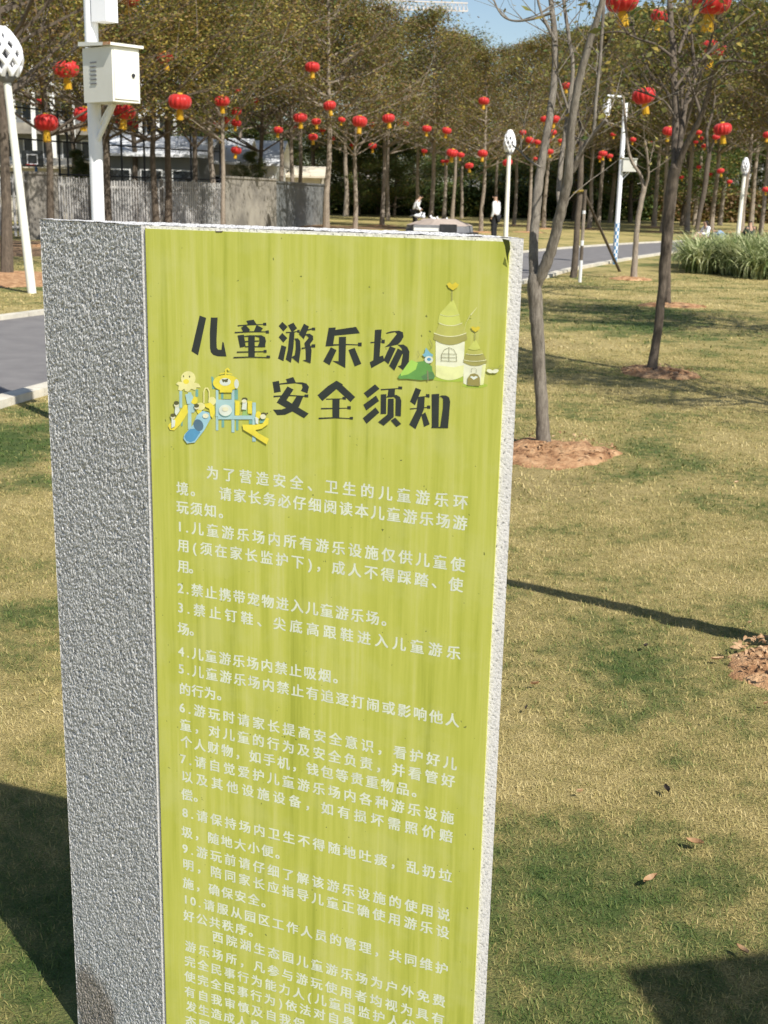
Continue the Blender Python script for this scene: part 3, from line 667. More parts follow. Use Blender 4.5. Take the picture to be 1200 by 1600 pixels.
# picture of the round towers (right)
qc = zz(610, 420, 1 / 6)
cas = thing('round_tower_picture', None, None); cas.parent = panel
COL.update(roof1=(205, 210, 105), roof2=(188, 186, 95), roof3=(160, 152, 85), tower=(240, 240, 215), towerlow=(238, 240, 175), line=(120, 115, 95), bush=(70, 150, 70), bushl=(165, 215, 90), hat=(110, 180, 210), door=(140, 125, 70), rim=(240, 238, 195), gold=(225, 200, 45), turf=(165, 190, 60), bushd=(45, 115, 75))
def qrow(cx, y, w_, up, n=10): return [(cx - w_ + 2 * w_ * i / n, y + up * (1 - (2 * i / n - 1) ** 2)) for i in range(n + 1)]
def band(cx, y0, w0, y1, w1, up0, up1): return qrow(cx, y0, w0, up0) + qrow(cx, y1, w1, up1)[::-1]
LAYER[0] = 0
pr('turf_shade', 'turf', [ell(600, 1030, 200, 26), ell(800, 1090, 120, 24)], qc, cas)
pr('tower_wall', 'tower', [[(433, 670), (706, 680), (690, 1010)] + qrow(560, 1005, 125, 35)[::-1], [(693, 880), (905, 890), (880, 1085)] + qrow(785, 1070, 92, 25)[::-1]], qc, cas)
pr('tower_foot', 'towerlow', [[(437, 900), (600, 920), (698, 900), (690, 1010)] + qrow(560, 1004, 124, 34)[::-1], [(870, 900), (903, 895), (880, 1082), (850, 1088)]], qc, cas)
pr('roof_top', 'roof1', [[(588, 290), (604, 295)] + qrow(562, 420, 92, 22)[::-1], [(802, 660), (812, 665)] + qrow(795, 745, 58, 14)[::-1]], qc, cas)
pr('roof_middle', 'roof1', [band(562, 424, 92, 505, 108, 20, 26)], qc, cas)
pr('roof_low', 'roof2', [band(578, 512, 110, 600, 148, 22, 34), band(800, 756, 66, 796, 82, 12, 12)], qc, cas)
pr('roof_eave', 'roof3', [band(572, 600, 148, 655, 158, 36, 56), band(800, 798, 84, 850, 106, 14, 18), band(804, 854, 108, 872, 112, 18, 36)], qc, cas)
pr('roof_rings', 'rim', [strip(qrow(575, 505, 108, 26), 6), strip(qrow(570, 598, 152, 34), 7), strip(qrow(796, 793, 80, 10), 5), strip(qrow(802, 850, 106, 14), 6), strip(qrow(565, 424, 88, 18), 3)], qc, cas)
pr('window_lines', 'line', [strip([(488, 855), (490, 800), (515, 755), (560, 735), (605, 755), (630, 800), (632, 862)], 4), strip([(486, 858), (634, 864)], 4), strip([(560, 738), (560, 862)], 4), strip([(490, 825), (632, 830)], 4), strip([(494, 792), (628, 797)], 4), strip([(588, 205), (588, 300)], 5), strip([(803, 600), (803, 670)], 5), strip([(770, 965), (772, 930), (798, 925), (818, 940), (818, 970)], 3), strip([(915, 925), (1050, 930), (1065, 905), (1040, 897), (1030, 915)], 3)], qc, cas)
pr('heart_finial', 'gold', [[(540, 140), (565, 125), (590, 145), (620, 125), (652, 145), (640, 170), (598, 200), (556, 172)], [(765, 545), (785, 535), (808, 550), (832, 535), (852, 548), (838, 570), (808, 590), (778, 570)]], qc, cas)
pr('door', 'door', [[(732, 1085), (735, 1020), (760, 985), (795, 975), (830, 988), (850, 1020), (850, 1095)]], qc, cas)
pr('door_heart', 'white', [[(756, 1010), (775, 1000), (792, 1010), (812, 1000), (832, 1012), (792, 1036)]], qc, cas)
pr('bush', 'bush', [[(82, 1010), (110, 975), (185, 870), (260, 870), (330, 860), (400, 910), (405, 950), (430, 1000), (420, 1030), (300, 1040), (180, 1028), (95, 1028)]], qc, cas)
pr('bush_light', 'bushl', [[(110, 975), (185, 870), (210, 850), (270, 878), (250, 940), (180, 985), (110, 1000)]], qc, cas)
pr('bush_dark', 'bushd', [[(300, 1005), (380, 960), (408, 965), (430, 1005), (415, 1030), (320, 1036)]], qc, cas)
pr('snail_hat', 'hat', [[(345, 735), (385, 785), (412, 800), (405, 822), (330, 822), (310, 800), (330, 790)]], qc, cas)
pr('snail_head', 'white', [ell(372, 848, 40, 34)], qc, cas); pr('snail_nose', 'blue', [ell(374, 845, 20, 15, 12)], qc, cas)
pr('bush_stalk', 'line', [strip([(360, 950), (366, 1045)], 12), strip([(270, 830), (285, 800), (265, 770), (280, 765)], 3), strip([(380, 660), (405, 710), (395, 745)], 4)], qc, cas)
pr('butterfly', 'tower', [ell(945, 955, 32, 18, 12, rot=.3), ell(995, 955, 32, 18, 12, rot=-.3)], qc, cas)
pr('scratches', 'rim', [strip([(765, 430), (825, 358)], 7, 2), strip([(765, 425), (722, 500), (700, 590)], 3, 1)], qc, cas)

# ------------------------------------------------------------------ unseen flat roof beside the camera, added to cast the corner shadow at bottom right
r0 = G(970, 1512); e1 = (G(1200, 1485) - r0).normalized(); e2 = (G(1020, 1600) - r0).normalized()
HT = 2.6; off = Vector((SUNV.x, SUNV.y, 0)) * (HT / SUNV.z); cr0 = Vector((r0.x, r0.y, HT)) + off
e1 = Vector((e1.x, e1.y, 0)).normalized(); e2 = Vector((e1.y, -e1.x, 0))
sh = thing('shadow_roof', 'unseen flat roof right of the viewer, added to cast a corner shadow', 'shadow caster', (cr0.x, cr0.y, 0))
sh.rotation_euler = (0, 0, math.atan2(e1.y, e1.x))
mb = MB(); mb.box((0, -1.9, HT - .06), (2.6, 0, HT)); mb.build('roof', M['stone_grey'], sh)
for x, y in ((1.2, -.3), (2.3, -.3), (1.2, -1.6), (2.3, -1.6)):
    mb = MB(); mb.tube([(x, y, 0), (x, y, HT - .06)], .045, 10); mb.build('post', M['white'], sh)

# ------------------------------------------------------------------ steel poles and lamps
def checker_mat():
    m = NT('blue_and_white_checks'); v = m.coord('Object')
    sx = m.n('ShaderNodeSeparateXYZ'); m.l(v, sx.inputs[0])
    ang = m.math('ARCTAN2', sx.outputs[1], sx.outputs[0]); a = m.math('FLOOR', m.math('MULTIPLY', ang, 4 / math.pi)); z = m.math('FLOOR', m.math('MULTIPLY', sx.outputs[2], 11))
    par = m.math('MODULO', m.math('ABSOLUTE', m.math('ADD', a, z)), 2)
    col = m.mix(m.math('GREATER_THAN', par, .5), (.78, .78, .78), (.07, .22, .42)); return m.done(col, .45)
M['checker'] = checker_mat()
def box_pole(name_label, base, r, boxz, az, full, top=5.2):
    t = thing('camera_pole', name_label, 'pole', (base.x, base.y, 0), 'white surveillance poles with a steel box')
    mb = MB(); mb.tube([(0, 0, 1.02 + (top - 1.02) * q) for q in (0, .004, .1, .2, .3, .4, .5, .6, .7, .8, .9, .996, 1)], r, 24); mb.build('pole', M['white'], t, smooth=True)
    mb = MB(); mb.tube([(0, 0, 0), (0, 0, 1.02)], r * 1.12, 20); mb.build('checked_sleeve', M['checker'], t, smooth=True)
    b = bpy.data.objects.new('equipment_box', None); C.objects.link(b); b.parent = t; b.location = (0, 0, boxz); b.rotation_euler = (0, 0, az)
    # box local: x outwards from the pole, y sideways
    W_, D_, Hh = (.285, .19, .30) if full else (.30, .20, .30)
    x0 = r + .004; b.location.y = 0
    sh_y = -.003 if full else 0
    b.location.x += -math.sin(az) * sh_y; b.location.y += math.cos(az) * sh_y
    mb = MB(); mb.box((x0, -D_ / 2, 0), (x0 + W_, D_ / 2, Hh)); o = mb.build('cabinet', M['cream'], b)
    mb = MB(); mb.add([(x0 - .012, -D_ / 2 - .02, Hh + .012), (x0 + W_ + .02, -D_ / 2 - .02, Hh + .001), (x0 + W_ + .02, D_ / 2 + .02, Hh + .001), (x0 - .012, D_ / 2 + .02, Hh + .012),
        (x0 - .012, -D_ / 2 - .02, Hh + .035), (x0 + W_ + .02, -D_ / 2 - .02, Hh + .016), (x0 + W_ + .02, D_ / 2 + .02, Hh + .016), (x0 - .012, D_ / 2 + .02, Hh + .035)], [(0, 3, 2, 1), (4, 5, 6, 7), (0, 1, 5, 4), (1, 2, 6, 5), (2, 3, 7, 6), (3, 0, 4, 7)])
    mb.build('lid', M['cream'], b)
    if full:
        mb = MB(); mb.box((x0 + W_ + .0005, -D_ / 2 + .012, .015), (x0 + W_ + .006, D_ / 2 - .012, Hh - .02)); mb.build('door', M['cream'], b)
        mb = MB(); mb.tube([(x0 + W_ + .005, D_ / 2 - .05, .15), (x0 + W_ + .014, D_ / 2 - .05, .15)], .011, 12); mb.build('lock', M['black'], b)
        for k in range(6):
            mb = MB(); mb.box((x0 + .075, -D_ / 2 - .004, .10 + k * .023), (x0 + .135, -D_ / 2 - .0006, .107 + k * .023)); mb.build('louvre', M['stone_grey'], b)
        mb = MB(); mb.box((x0 + W_ - .05, -D_ / 2 - .0225, Hh + .004), (x0 + W_ + .021, -D_ / 2 - .0203, Hh + .02)); mb.build('rust_stain', M['rust'], b)
    mb = MB(); mb.tube([(0, 0, -.24), (x0 + .16, 0, -.002)], .016, 6); mb.tube([(0, .02, -.14), (x0 + .1, .02, -.002)], .010, 6); mb.build('bracket', M['white'], b)
    return t
# the near pole, left of the pillar: its foot is hidden behind the stone
NP_Y = 7.6; pb = P(153.5, 345, NP_Y); tp = P(139, 0, NP_Y)
near_pole = box_pole('white camera pole with a louvred cream box, rising behind the rough granite face', Vector((pb.x + .0, NP_Y, 0)), .040, P(150, 163, NP_Y).z, math.radians(-42), True)
mb = MB(); mb.box((.042, -.04, 0), (.155, .06, .6)); o = mb.build('upper_box', M['white'], near_pole, loc=(0, 0, P(150, 36, NP_Y).z)); o.rotation_euler = (0, 0, math.radians(-30))
g2 = G(960, 413)
fp = box_pole('distant white pole with blue checked foot, box and camera arm', g2, .058, P(965, 268, g2.y).z, math.radians(-20), False, P(977, 160, g2.y).z)
mb = MB(); zt_ = P(977, 165, g2.y).z
mb.tube([(0, 0, zt_ - .1), (-.1, 0, zt_ + .2), (-.45, 0, zt_ + .22)], .03, 8); mb.build('camera_arm', M['white'], fp)
mb = MB(); mb.lathe([(.02, .12), (.09, .08), (.1, -.12), (.07, -.3), (.02, -.34)], 12, (-.45, 0, zt_ + .05)); mb.build('dome_camera', M['white'], fp)
def pine_lamp(foot, top, r, Hh, Rh, label):
    """slim cream lamp post with an open lattice head like a pine cone; foot and top are world points"""
    t = thing('park_lamp', label, 'lamp', (foot.x, foot.y, 0), 'cream park lamps with pine cone heads')
    d = Vector((top.x - foot.x, top.y - foot.y, top.z)); L = d.length; q = d.to_track_quat('Z', 'Y'); t.rotation_euler = q.to_euler()
    mb = MB(); mb.tube([(0, 0, -.1), (0, 0, L * .4), (0, 0, L - Hh - .07)], [r * 1.1, r, r * .9], 14); mb.build('post', M['cream'], t, smooth=True)
    mb = MB(); mb.lathe([(r * .9, L - Hh - .08), (r * 1.6, L - Hh - .05), (Rh * .55, L - Hh - .01), (Rh * .62, L - Hh + .03), (Rh * .3, L - Hh + .035)], 16); mb.build('collar', M['stone_grey'], t, smooth=True)
    mb = MB(); z0 = L - Hh
    def rr(s): return Rh * (math.sin(math.pi * (s * .80 + .17)) ** .75)
    for sgn in (1, -1):
        for k in range(8):
            pts = []
            for i in range(15):
                s = i / 14; a = 2 * math.pi * k / 8 + sgn * s * 1.9
                pts.append((rr(s) * math.cos(a), rr(s) * math.sin(a), z0 + .02 + s * (Hh - .03)))
            mb.tube(pts, Rh * .17, 5, False)
    mb.build('lattice', M['white'], t, smooth=True)
    mb = MB(); mb.lathe([(Rh * .62, L - Hh * .13), (Rh * .5, L - .03), (Rh * .2, L), (.001, L + .005)], 16); mb.build('cap', M['white'], t, smooth=True)
    mb = MB(); mb.lathe([(Rh * .35, z0 + .05), (Rh * .5, z0 + Hh * .5), (Rh * .3, L - Hh * .15)], 12); mb.build('inner_tube', M['stone_grey'], t, smooth=True)
    return t
f = G(50, 458); pine_lamp(f, P(1, 43, f.y), .062, .68, .24, 'leaning cream lamp post at the left edge with a large open lattice head')
f = P(790, 372, 48); f.z = 0; pine_lamp(f, P(797, 203, 48), .085, .82, .21, 'cream lamp post rising just above the right end of the green panel')
f = P(1153, 366, 60); f.z = 0; pine_lamp(f, P(1166, 246, 60), .10, .75, .17, 'cream lamp post behind the tall grass clump at right')
f = P(1186, 345, 75); f.z = 0

# ------------------------------------------------------------------ trees traced limb by limb (the ones close enough to tell their forks)
def pxline(pts, Y, dY=0.0, r=None):
    """photo points of a limb, at distance Y drifting by dY along its length -> points, radii"""
    n = len(pts); out = []; rad = []
    for i, p in enumerate(pts):
        yy = Y + dY * i / max(1, n - 1); out.append(P(p[0], p[1], yy)); rad.append(p[2] * MPP(yy) / 2)
    return out, rad
def smooth_tube(mb, pts, rad, n=9, jitter=.0):
    P2 = cr([(p.x, p.y, p.z, ) for p in pts], 5); R2 = np.interp(np.linspace(0, len(rad) - 1, len(P2)), range(len(rad)), rad)
    if jitter: P2 = [p + Vector((random.uniform(-1, 1), random.uniform(-1, 1), 0)) * jitter * r for p, r in zip(P2, R2)]
    mb.tube(P2, list(R2), n)
    return P2, R2
def twigs(mb, P2, R2, count, length, r0, lo=.3, up=.5, sub=3, tips=None, n=4):
    m = len(P2)
    for k in range(count):
        i = random.randint(int(m * lo), m - 1); p = P2[i]
        a = random.uniform(0, 6.28); d = Vector((math.cos(a), math.sin(a), random.uniform(up - .4, up + .6))).normalized(); L = length * random.uniform(.5, 1.2)
        pts = [p]; 
        for j in range(4): d = (d + Vector((random.uniform(-.25, .25), random.uniform(-.25, .25), random.uniform(-.05, .22)))).normalized(); pts.append(pts[-1] + d * L / 4)
        r = min(r0, R2[i] * .7); mb.tube(pts, [r, r * .8, r * .6, r * .42, r * .2], n, False)
        if tips is not None: tips += pts[2:]
        for s in range(sub):
            q = pts[random.randint(1, 4)]; a2 = random.uniform(0, 6.28); e = (d + Vector((math.cos(a2), math.sin(a2), random.uniform(-.2, .5))) * .9).normalized()
            pp = [q, q + e * L * .22, q + (e + Vector((0, 0, .25))) * L * .42]
            mb.tube(pp, [r * .45, r * .3, r * .12], 3, False)
            if tips is not None: tips.append(pp[-1]); tips.append(pp[1])
def leaf_quads(centres, spread, per, size, mats, weights, name, parent, seed=0, flat_=.4, aspect=.5):
    rg = np.random.default_rng(seed); c = np.array([tuple(p) for p in centres]); n = len(c) * per
    ctr = np.repeat(c, per, 0) + rg.normal(0, 1, (n, 3)) * np.array(spread)
    a = rg.uniform(0, 2 * np.pi, n); nz = rg.normal(0, 1, (n, 3)); nz[:, 2] = np.abs(nz[:, 2]) + flat_; nz /= np.linalg.norm(nz, axis=1)[:, None]
    t = np.stack([np.cos(a), np.sin(a), rg.uniform(-.3, .3, n)], 1); t -= nz * (t * nz).sum(1)[:, None]; t /= np.linalg.norm(t, axis=1)[:, None]
    b = np.cross(nz, t); s = size * rg.uniform(.55, 1.3, n)[:, None]
    V = np.stack([ctr - t * s, ctr - b * s * aspect, ctr + t * s, ctr + b * s * aspect], 1).reshape(-1, 3)
    Fq = np.arange(n * 4).reshape(-1, 4); mi = rg.choice(len(mats), n, p=weights)
    me = np_mesh(name, V, Fq, mats, mi)
    return link(name, me, parent) if parent is not None or name else me
def traced_tree(name, label, limbs, Y, mat, group='trees with traced limbs', tw=(10, .9, .008), leaves=None, flare=True):
    b = limbs[0][0]; base = G(b[0], b[1]); t = thing('tree', label, 'tree', (base.x, base.y, 0), group)
    tips = []
    for k, lm in enumerate(limbs):
        dY = 0 if k == 0 else random.uniform(-.12, .12) * Y ** .5
        if len(lm[-1]) == 1: dY = lm[-1][0]; lm = lm[:-1]
        pts, rad = pxline(lm, Y, dY)
        if k == 0 and flare: pts[0].z = -.1; rad[0] *= 1.25
        pts = [p - Vector((base.x, base.y, 0)) for p in pts]
        mb = MB(); P2, R2 = smooth_tube(mb, pts, rad, 14 if k == 0 else 9, .10)
        ob = mb.build('trunk' if k == 0 else 'limb', mat, t, smooth=True)
        if k > 0 or len(limbs) == 1:
            mt = MB(); twigs(mt, P2, R2, tw[0], tw[1], tw[2], lo=.35, tips=tips)
            setp(mt.build('twigs', mat, t, smooth=False), kind='stuff')
    if leaves and tips:
        per, size, mats, wts, spr, frac = leaves
        sel = [p for p in tips if random.random() < frac]
        leaf_quads(sel, (spr, spr, spr * .6), per, size, mats, wts, 'foliage', t, seed=int(b[0]))
    return t
LV = [M['leaf_olive'], M['leaf_yellow'], M['leaf_green']]
Y1 = G(850, 698).y
traced_tree('forked', 'forked grey tree standing in orange soil right beside the pillar',
  [[(850, 702, 25), (848, 660, 21), (844, 590, 20), (840, 520, 21), (836, 465, 23), (836, 432, 22)],
   [(835, 440, 16), (834, 390, 15), (838, 325, 15), (845, 265, 14), (856, 200, 12), (866, 130, 11), (867, 65, 10), (862, 10, 8), (856, -50, 7), (0.6,)],
   [(838, 446, 18), (852, 415, 19), (865, 380, 17), (874, 340, 17), (884, 300, 16), (889, 265, 14), (893, 200, 13), (904, 130, 12), (920, 70, 11), (936, 20, 9), (950, -40, 7), (-.4,)],
   [(876, 322, 9), (873, 300, 8), (877, 250, 8), (884, 200, 7), (895, 110, 6), (888, 55, 6), (880, -5, 5), (.5,)],
   [(894, 268, 10), (908, 238, 9), (922, 218, 8), (936, 200, 7), (948, 188, 6), (-.2,)],
   [(928, 206, 6), (932, 150, 5), (938, 90, 5), (942, 30, 5), (946, -30, 4), (.1,)],
   [(868, 65, 5), (856, 42, 5), (846, 20, 4), (838, -10, 4), (.2,)],
   [(887, 170, 4), (878, 140, 4), (872, 120, 3), (868, 112, 3), (.1,)],
   [(845, 262, 4), (826, 250, 3), (812, 236, 2), (800, 226, 2), (.2,)],
   [(862, 20, 5), (830, 30, 4), (800, 32, 3), (780, 18, 3), (764, -20, 2), (.2,)]],
  Y1, M['bark'], tw=(4, .6, .005), leaves=(2, .03, LV, [.4, .5, .1], .06, .12))
Y2 = G(1020, 584).y
traced_tree('leaning', 'dark trunked leaning tree with an upswept crown, second from the pillar',
  [[(1016, 588, 17), (1024, 545, 14), (1032, 480, 14), (1038, 410, 15), (1044, 340, 16), (1050, 290, 18), (1056, 262, 19)],
   [(1055, 266, 14), (1055, 225, 12), (1057, 180, 12), (1054, 130, 11), (1052, 80, 10), (1048, 30, 9), (1046, -30, 7), (.8,)],
   [(1058, 264, 11), (1070, 232, 10), (1084, 205, 9), (1096, 180, 8), (1106, 148, 8), (1112, 120, 6), (1122, 100, 5), (1140, 95, 4), (1175, 98, 3), (-.5,)],
   [(1060, 250, 8), (1066, 200, 8), (1074, 150, 7), (1086, 120, 5), (1080, 60, 5), (1076, 0, 4), (.9,)],
   [(1096, 182, 5), (1086, 150, 4), (1078, 128, 4), (1068, 108, 3), (.3,)],
   [(1054, 140, 5), (1075, 110, 4), (1100, 90, 4), (1135, 55, 3), (1180, 20, 3), (.4,)],
   [(1052, 90, 5), (1025, 70, 4), (1000, 62, 3), (970, 50, 3), (940, 52, 2), (.3,)],
   [(1060, 84, 5), (1072, 50, 5), (1095, 10, 4), (1120, -30, 3), (.5,)],
   [(1058, 190, 4), (1040, 160, 3), (1020, 150, 3), (985, 138, 2), (.2,)]],
  Y2, M['bark_dark'], tw=(7, .7, .006), leaves=(3, .035, LV, [.5, .35, .15], .09, .30))
Y3 = G(1050, 478).y
traced_tree('behind', 'tree with lanterns whose trunk hides behind the dark leaning trunk',
  [[(1044, 480, 9), (1044, 420, 8), (1049, 350, 8), (1056, 280, 8), (1060, 230, 8)],
   [(1060, 235, 7), (1066, 180, 6), (1064, 120, 6), (1068, 60, 5), (1072, 0, 4), (1074, -40, 3), (.5,)],
   [(1060, 235, 6), (1085, 150, 5), (1112, 60, 4), (1125, 0, 4), (1128, -40, 3), (-1.6,)],
   [(1062, 200, 5), (1040, 140, 4), (1015, 115, 4), (985, 30, 3), (972, -25, 3), (.8,)],
   [(1064, 140, 5), (1100, 90, 4), (1150, 60, 3), (1210, 40, 3), (.6,)],
   [(1064, 170, 4), (1110, 130, 4), (1160, 110, 3), (1205, 120, 3), (1.2,)]],
  Y3, M['bark_dark'], tw=(16, 1.1, .009), leaves=(7, .045, LV, [.6, .15, .25], .16, .6))
traced_tree('sapling', 'thin forked sapling in orange soil beside the distant checked pole',
  [[(991, 439, 10), (992, 400, 9), (996, 350, 8), (1003, 310, 8), (1007, 292, 8)],
   [(1006, 294, 6), (1000, 272, 5), (986, 250, 5), (979, 215, 4), (976, 175, 4), (974, 150, 3), (.2,)],
   [(1008, 294, 5), (1013, 275, 4), (1012, 250, 4), (1008, 220, 3), (-.3,)]],
  G(991, 437).y, M['bark_far'], tw=(7, .9, .008), leaves=(3, .05, LV, [.5, .3, .2], .12, .3))
Y4 = G(897, 434).y
traced_tree('propped', 'dark slim tree held by a wooden prop, behind the forked tree',
  [[(895, 437, 10), (899, 400, 10), (902, 350, 9), (906, 300, 9), (908, 250, 8), (908, 205, 7)],
   [(908, 210, 5), (900, 150, 4), (895, 90, 3), (.5,)], [(908, 215, 5), (925, 170, 4), (938, 120, 3), (-.4,)], [(908, 230, 4), (885, 190, 3), (868, 140, 3), (.3,)]],
  Y4, M['bark_dark'], tw=(9, 1.1, .009), leaves=(5, .055, LV, [.6, .2, .2], .16, .5))
t = thing('tree_prop', 'long slanting wooden prop with a pale strap leaning on the dark slim tree', 'tree prop', (0, 0, 0)); g = G(970, 424); t.location = (g.x, g.y, 0)
mb = MB(); a = P(911, 298, Y4) - Vector((g.x, g.y, 0)); mb.tube([(0, 0, -.05), a], [.035, .03], 8); mb.build('pole', M['bark_dark'], t)
mb = MB(); b_ = P(896, 302, Y4 - .1) - Vector((g.x, g.y, 0)); mb.tube([a + Vector((.02, -.05, 0)), (a + b_) / 2 + Vector((0, -.1, .02)), b_], .022, 6); mb.build('strap', M['leaf_yellow'], t)
t = thing('tree_prop', 'upright prop painted white in patches beside the dark slim tree', 'tree prop', (0, 0, 0)); g = G(906, 441); t.location = (g.x, g.y, 0)
for z0, z1, mt in ((0, .42, 'white_wall'), (.42, .7, 'bark_dark'), (.7, .8, 'white_wall'), (.8, 1.3, 'bark_far'), (1.3, 1.36, 'white_wall'), (1.36, 1.75, 'bark_dark')):
    mb = MB(); mb.tube([(-.004 * z0, 0, z0 - (.05 if z0 == 0 else 0)), (-.004 * z1, 0, z1)], .033, 8); mb.build('section', M[mt], t)
g = G(1088, 373)
traced_tree('rightlean', 'dark leaning trunk in front of the seated woman in white',
  [[(1086, 376, 6), (1092, 340, 7), (1100, 300, 8), (1105, 262, 8), (1108, 240, 7)], [(1108, 242, 5), (1104, 210, 5), (1112, 180, 4), (1118, 150, 3), (.5,)], [(1108, 242, 4), (1120, 210, 4), (1135, 180, 3), (-.5,)]],
  g.y, M['bark_dark'], tw=(8, 1.6, .02), leaves=(4, .08, LV, [.6, .2, .2], .3, .4))
# the tree outside the frame whose trunk throws the long thin shadow
tb = Vector((1.56, 3.96, 0)); t = thing('tree', 'slim leaning tree in the leaf covered soil at the right edge', 'tree', tb)
mb = MB(); pts = [Vector(p) for p in ((0, 0, -.05), (.10, -.10, .4), (.02, -.20, .85), (.10, -.42, 1.35), (.0, -.60, 2.0), (.12, -.90, 2.7))]
P2, R2 = smooth_tube(mb, pts, [.085, .062, .052, .046, .038, .03], 12, .25); mb.build('trunk', M['bark'], t, smooth=True)

# ------------------------------------------------------------------ background trees: five kinds, copied
def bg_tree(kind, seed, mats, wts, nleaf, H_=10.0, clear=3.6, rad=3.2, leafsize=.07, barkm='bark_far', shape='tier'):
    r = random.Random(seed); st = random.getstate(); random.seed(seed)
    root = thing(kind, 'x', 'tree')
    mb = MB(); n = 9; pts = []; x = y = 0
    for i in range(n):
        pts.append(Vector((x, y, H_ * .97 * i / (n - 1) - (.1 if i == 0 else 0)))); x += random.uniform(-.07, .07); y += random.uniform(-.07, .07)
    mb.tube(pts, list(np.interp(np.linspace(0, 1, n), [0, .06, .45, 1], [.135, .10, .075, .016])), 9)
    tips = []; allp = []
    tiers = 16 if shape == 'tier' else 12
    for k in range(tiers):
        f = k / (tiers - 1); z = clear + (H_ - clear) * f ** .95 * .96; L0 = rad * (1 - f) ** .65 * (1.0 if shape == 'tier' else 1.1) + .35
        for j in range(4):
            a = random.uniform(0, 6.28); L = L0 * random.uniform(.75, 1.15); base = Vector(np.array([np.interp(z, [p.z for p in pts], [getattr(p, c) for p in pts]) for c in 'xyz']))
            base.z = z; d = Vector((math.cos(a), math.sin(a), random.uniform(.15, .75))).normalized(); q = [base]
            for s in range(5): d = (d + Vector((random.uniform(-.16, .16), random.uniform(-.16, .16), random.uniform(-.06, .10)))).normalized(); q.append(q[-1] + d * L / 5)
            r0 = .045 * (1 - f * .6); mb.tube(q, [r0, r0 * .8, r0 * .6, r0 * .45, r0 * .3, r0 * .12], 4, False); tips += q[2:]
            for s in range(6):
                i0 = random.randint(1, 5); e = (d + Vector((random.uniform(-1, 1), random.uniform(-1, 1), random.uniform(-.2, .5)))).normalized(); l2 = L * random.uniform(.2, .42)
                pp = [q[i0], q[i0] + e * l2 * .5, q[i0] + e * l2 + Vector((0, 0, .12 * l2))]; mb.tube(pp, [r0 * .4, r0 * .25, r0 * .08], 3, False); tips += pp[1:]
    mb.build('trunk', M[barkm], root, smooth=False)
    per = max(1, nleaf // len(tips))
    leaf_quads(tips, (.30, .30, .17), per, leafsize, mats, wts, 'crown', root, seed=seed, flat_=.9)
    random.setstate(st); return root
MX = [M['leaf_brown'], M['leaf_olive'], M['leaf_green'], M['leaf_yellow']]
K = {
 'brown': bg_tree('tree', 101, MX, [.40, .44, .08, .08], 15000, leafsize=.062),
 'brown2': bg_tree('tree', 105, MX, [.36, .48, .10, .06], 12500, leafsize=.062, rad=2.9),
 'olive': bg_tree('tree', 102, MX, [.18, .52, .24, .06], 16000, leafsize=.065),
 'gold': bg_tree('tree', 103, MX, [.30, .38, .07, .25], 26000, leafsize=.052, rad=4.2, clear=2.9, shape='wide', barkm='bark_dark'),
 'green': bg_tree('tree', 104, MX, [.04, .22, .72, .02], 26000, leafsize=.085, rad=3.6, clear=1.0, shape='wide', barkm='bark_dark'),
}
used = set()
def place(kind, x, y, h, label, group, sxy=1.0, rz=None):
    src = K[kind]
    if kind not in used: o = src; used.add(kind)
    else:
        o = src.copy(); C.objects.link(o)
        for ch in src.children:
            c = ch.copy(); C.objects.link(c); c.parent = o
    s = h / 10.0; o.location = (x, y, 0); o.scale = (s * sxy, s * sxy, s); o.rotation_euler = (0, 0, random.uniform(0, 6.28) if rz is None else rz)
    setp(o, label, 'tree', group); return o
def zone(px):
    for lim, nm in ((60, 'by the leaning lamp post'), (128, 'left of the white box pole'), (240, 'right of the white box pole'), (345, 'above the panel left corner'), (430, 'by the white roofed shed'),
                    (530, 'right of the white shed'), (628, 'left of the bending man'), (700, 'around the stone platform'), (785, 'near the standing man'), (845, 'left of the forked tree'),
                    (955, 'within the forked tree stems'), (1040, 'left of the dark trunk'), (1130, 'right of the dark trunk')):
        if px < lim: return nm
    return 'at the far right edge'
ORD = ['first', 'second', 'third', 'fourth', 'fifth', 'sixth', 'seventh', 'eighth', 'ninth', 'tenth', 'eleventh', 'twelfth']
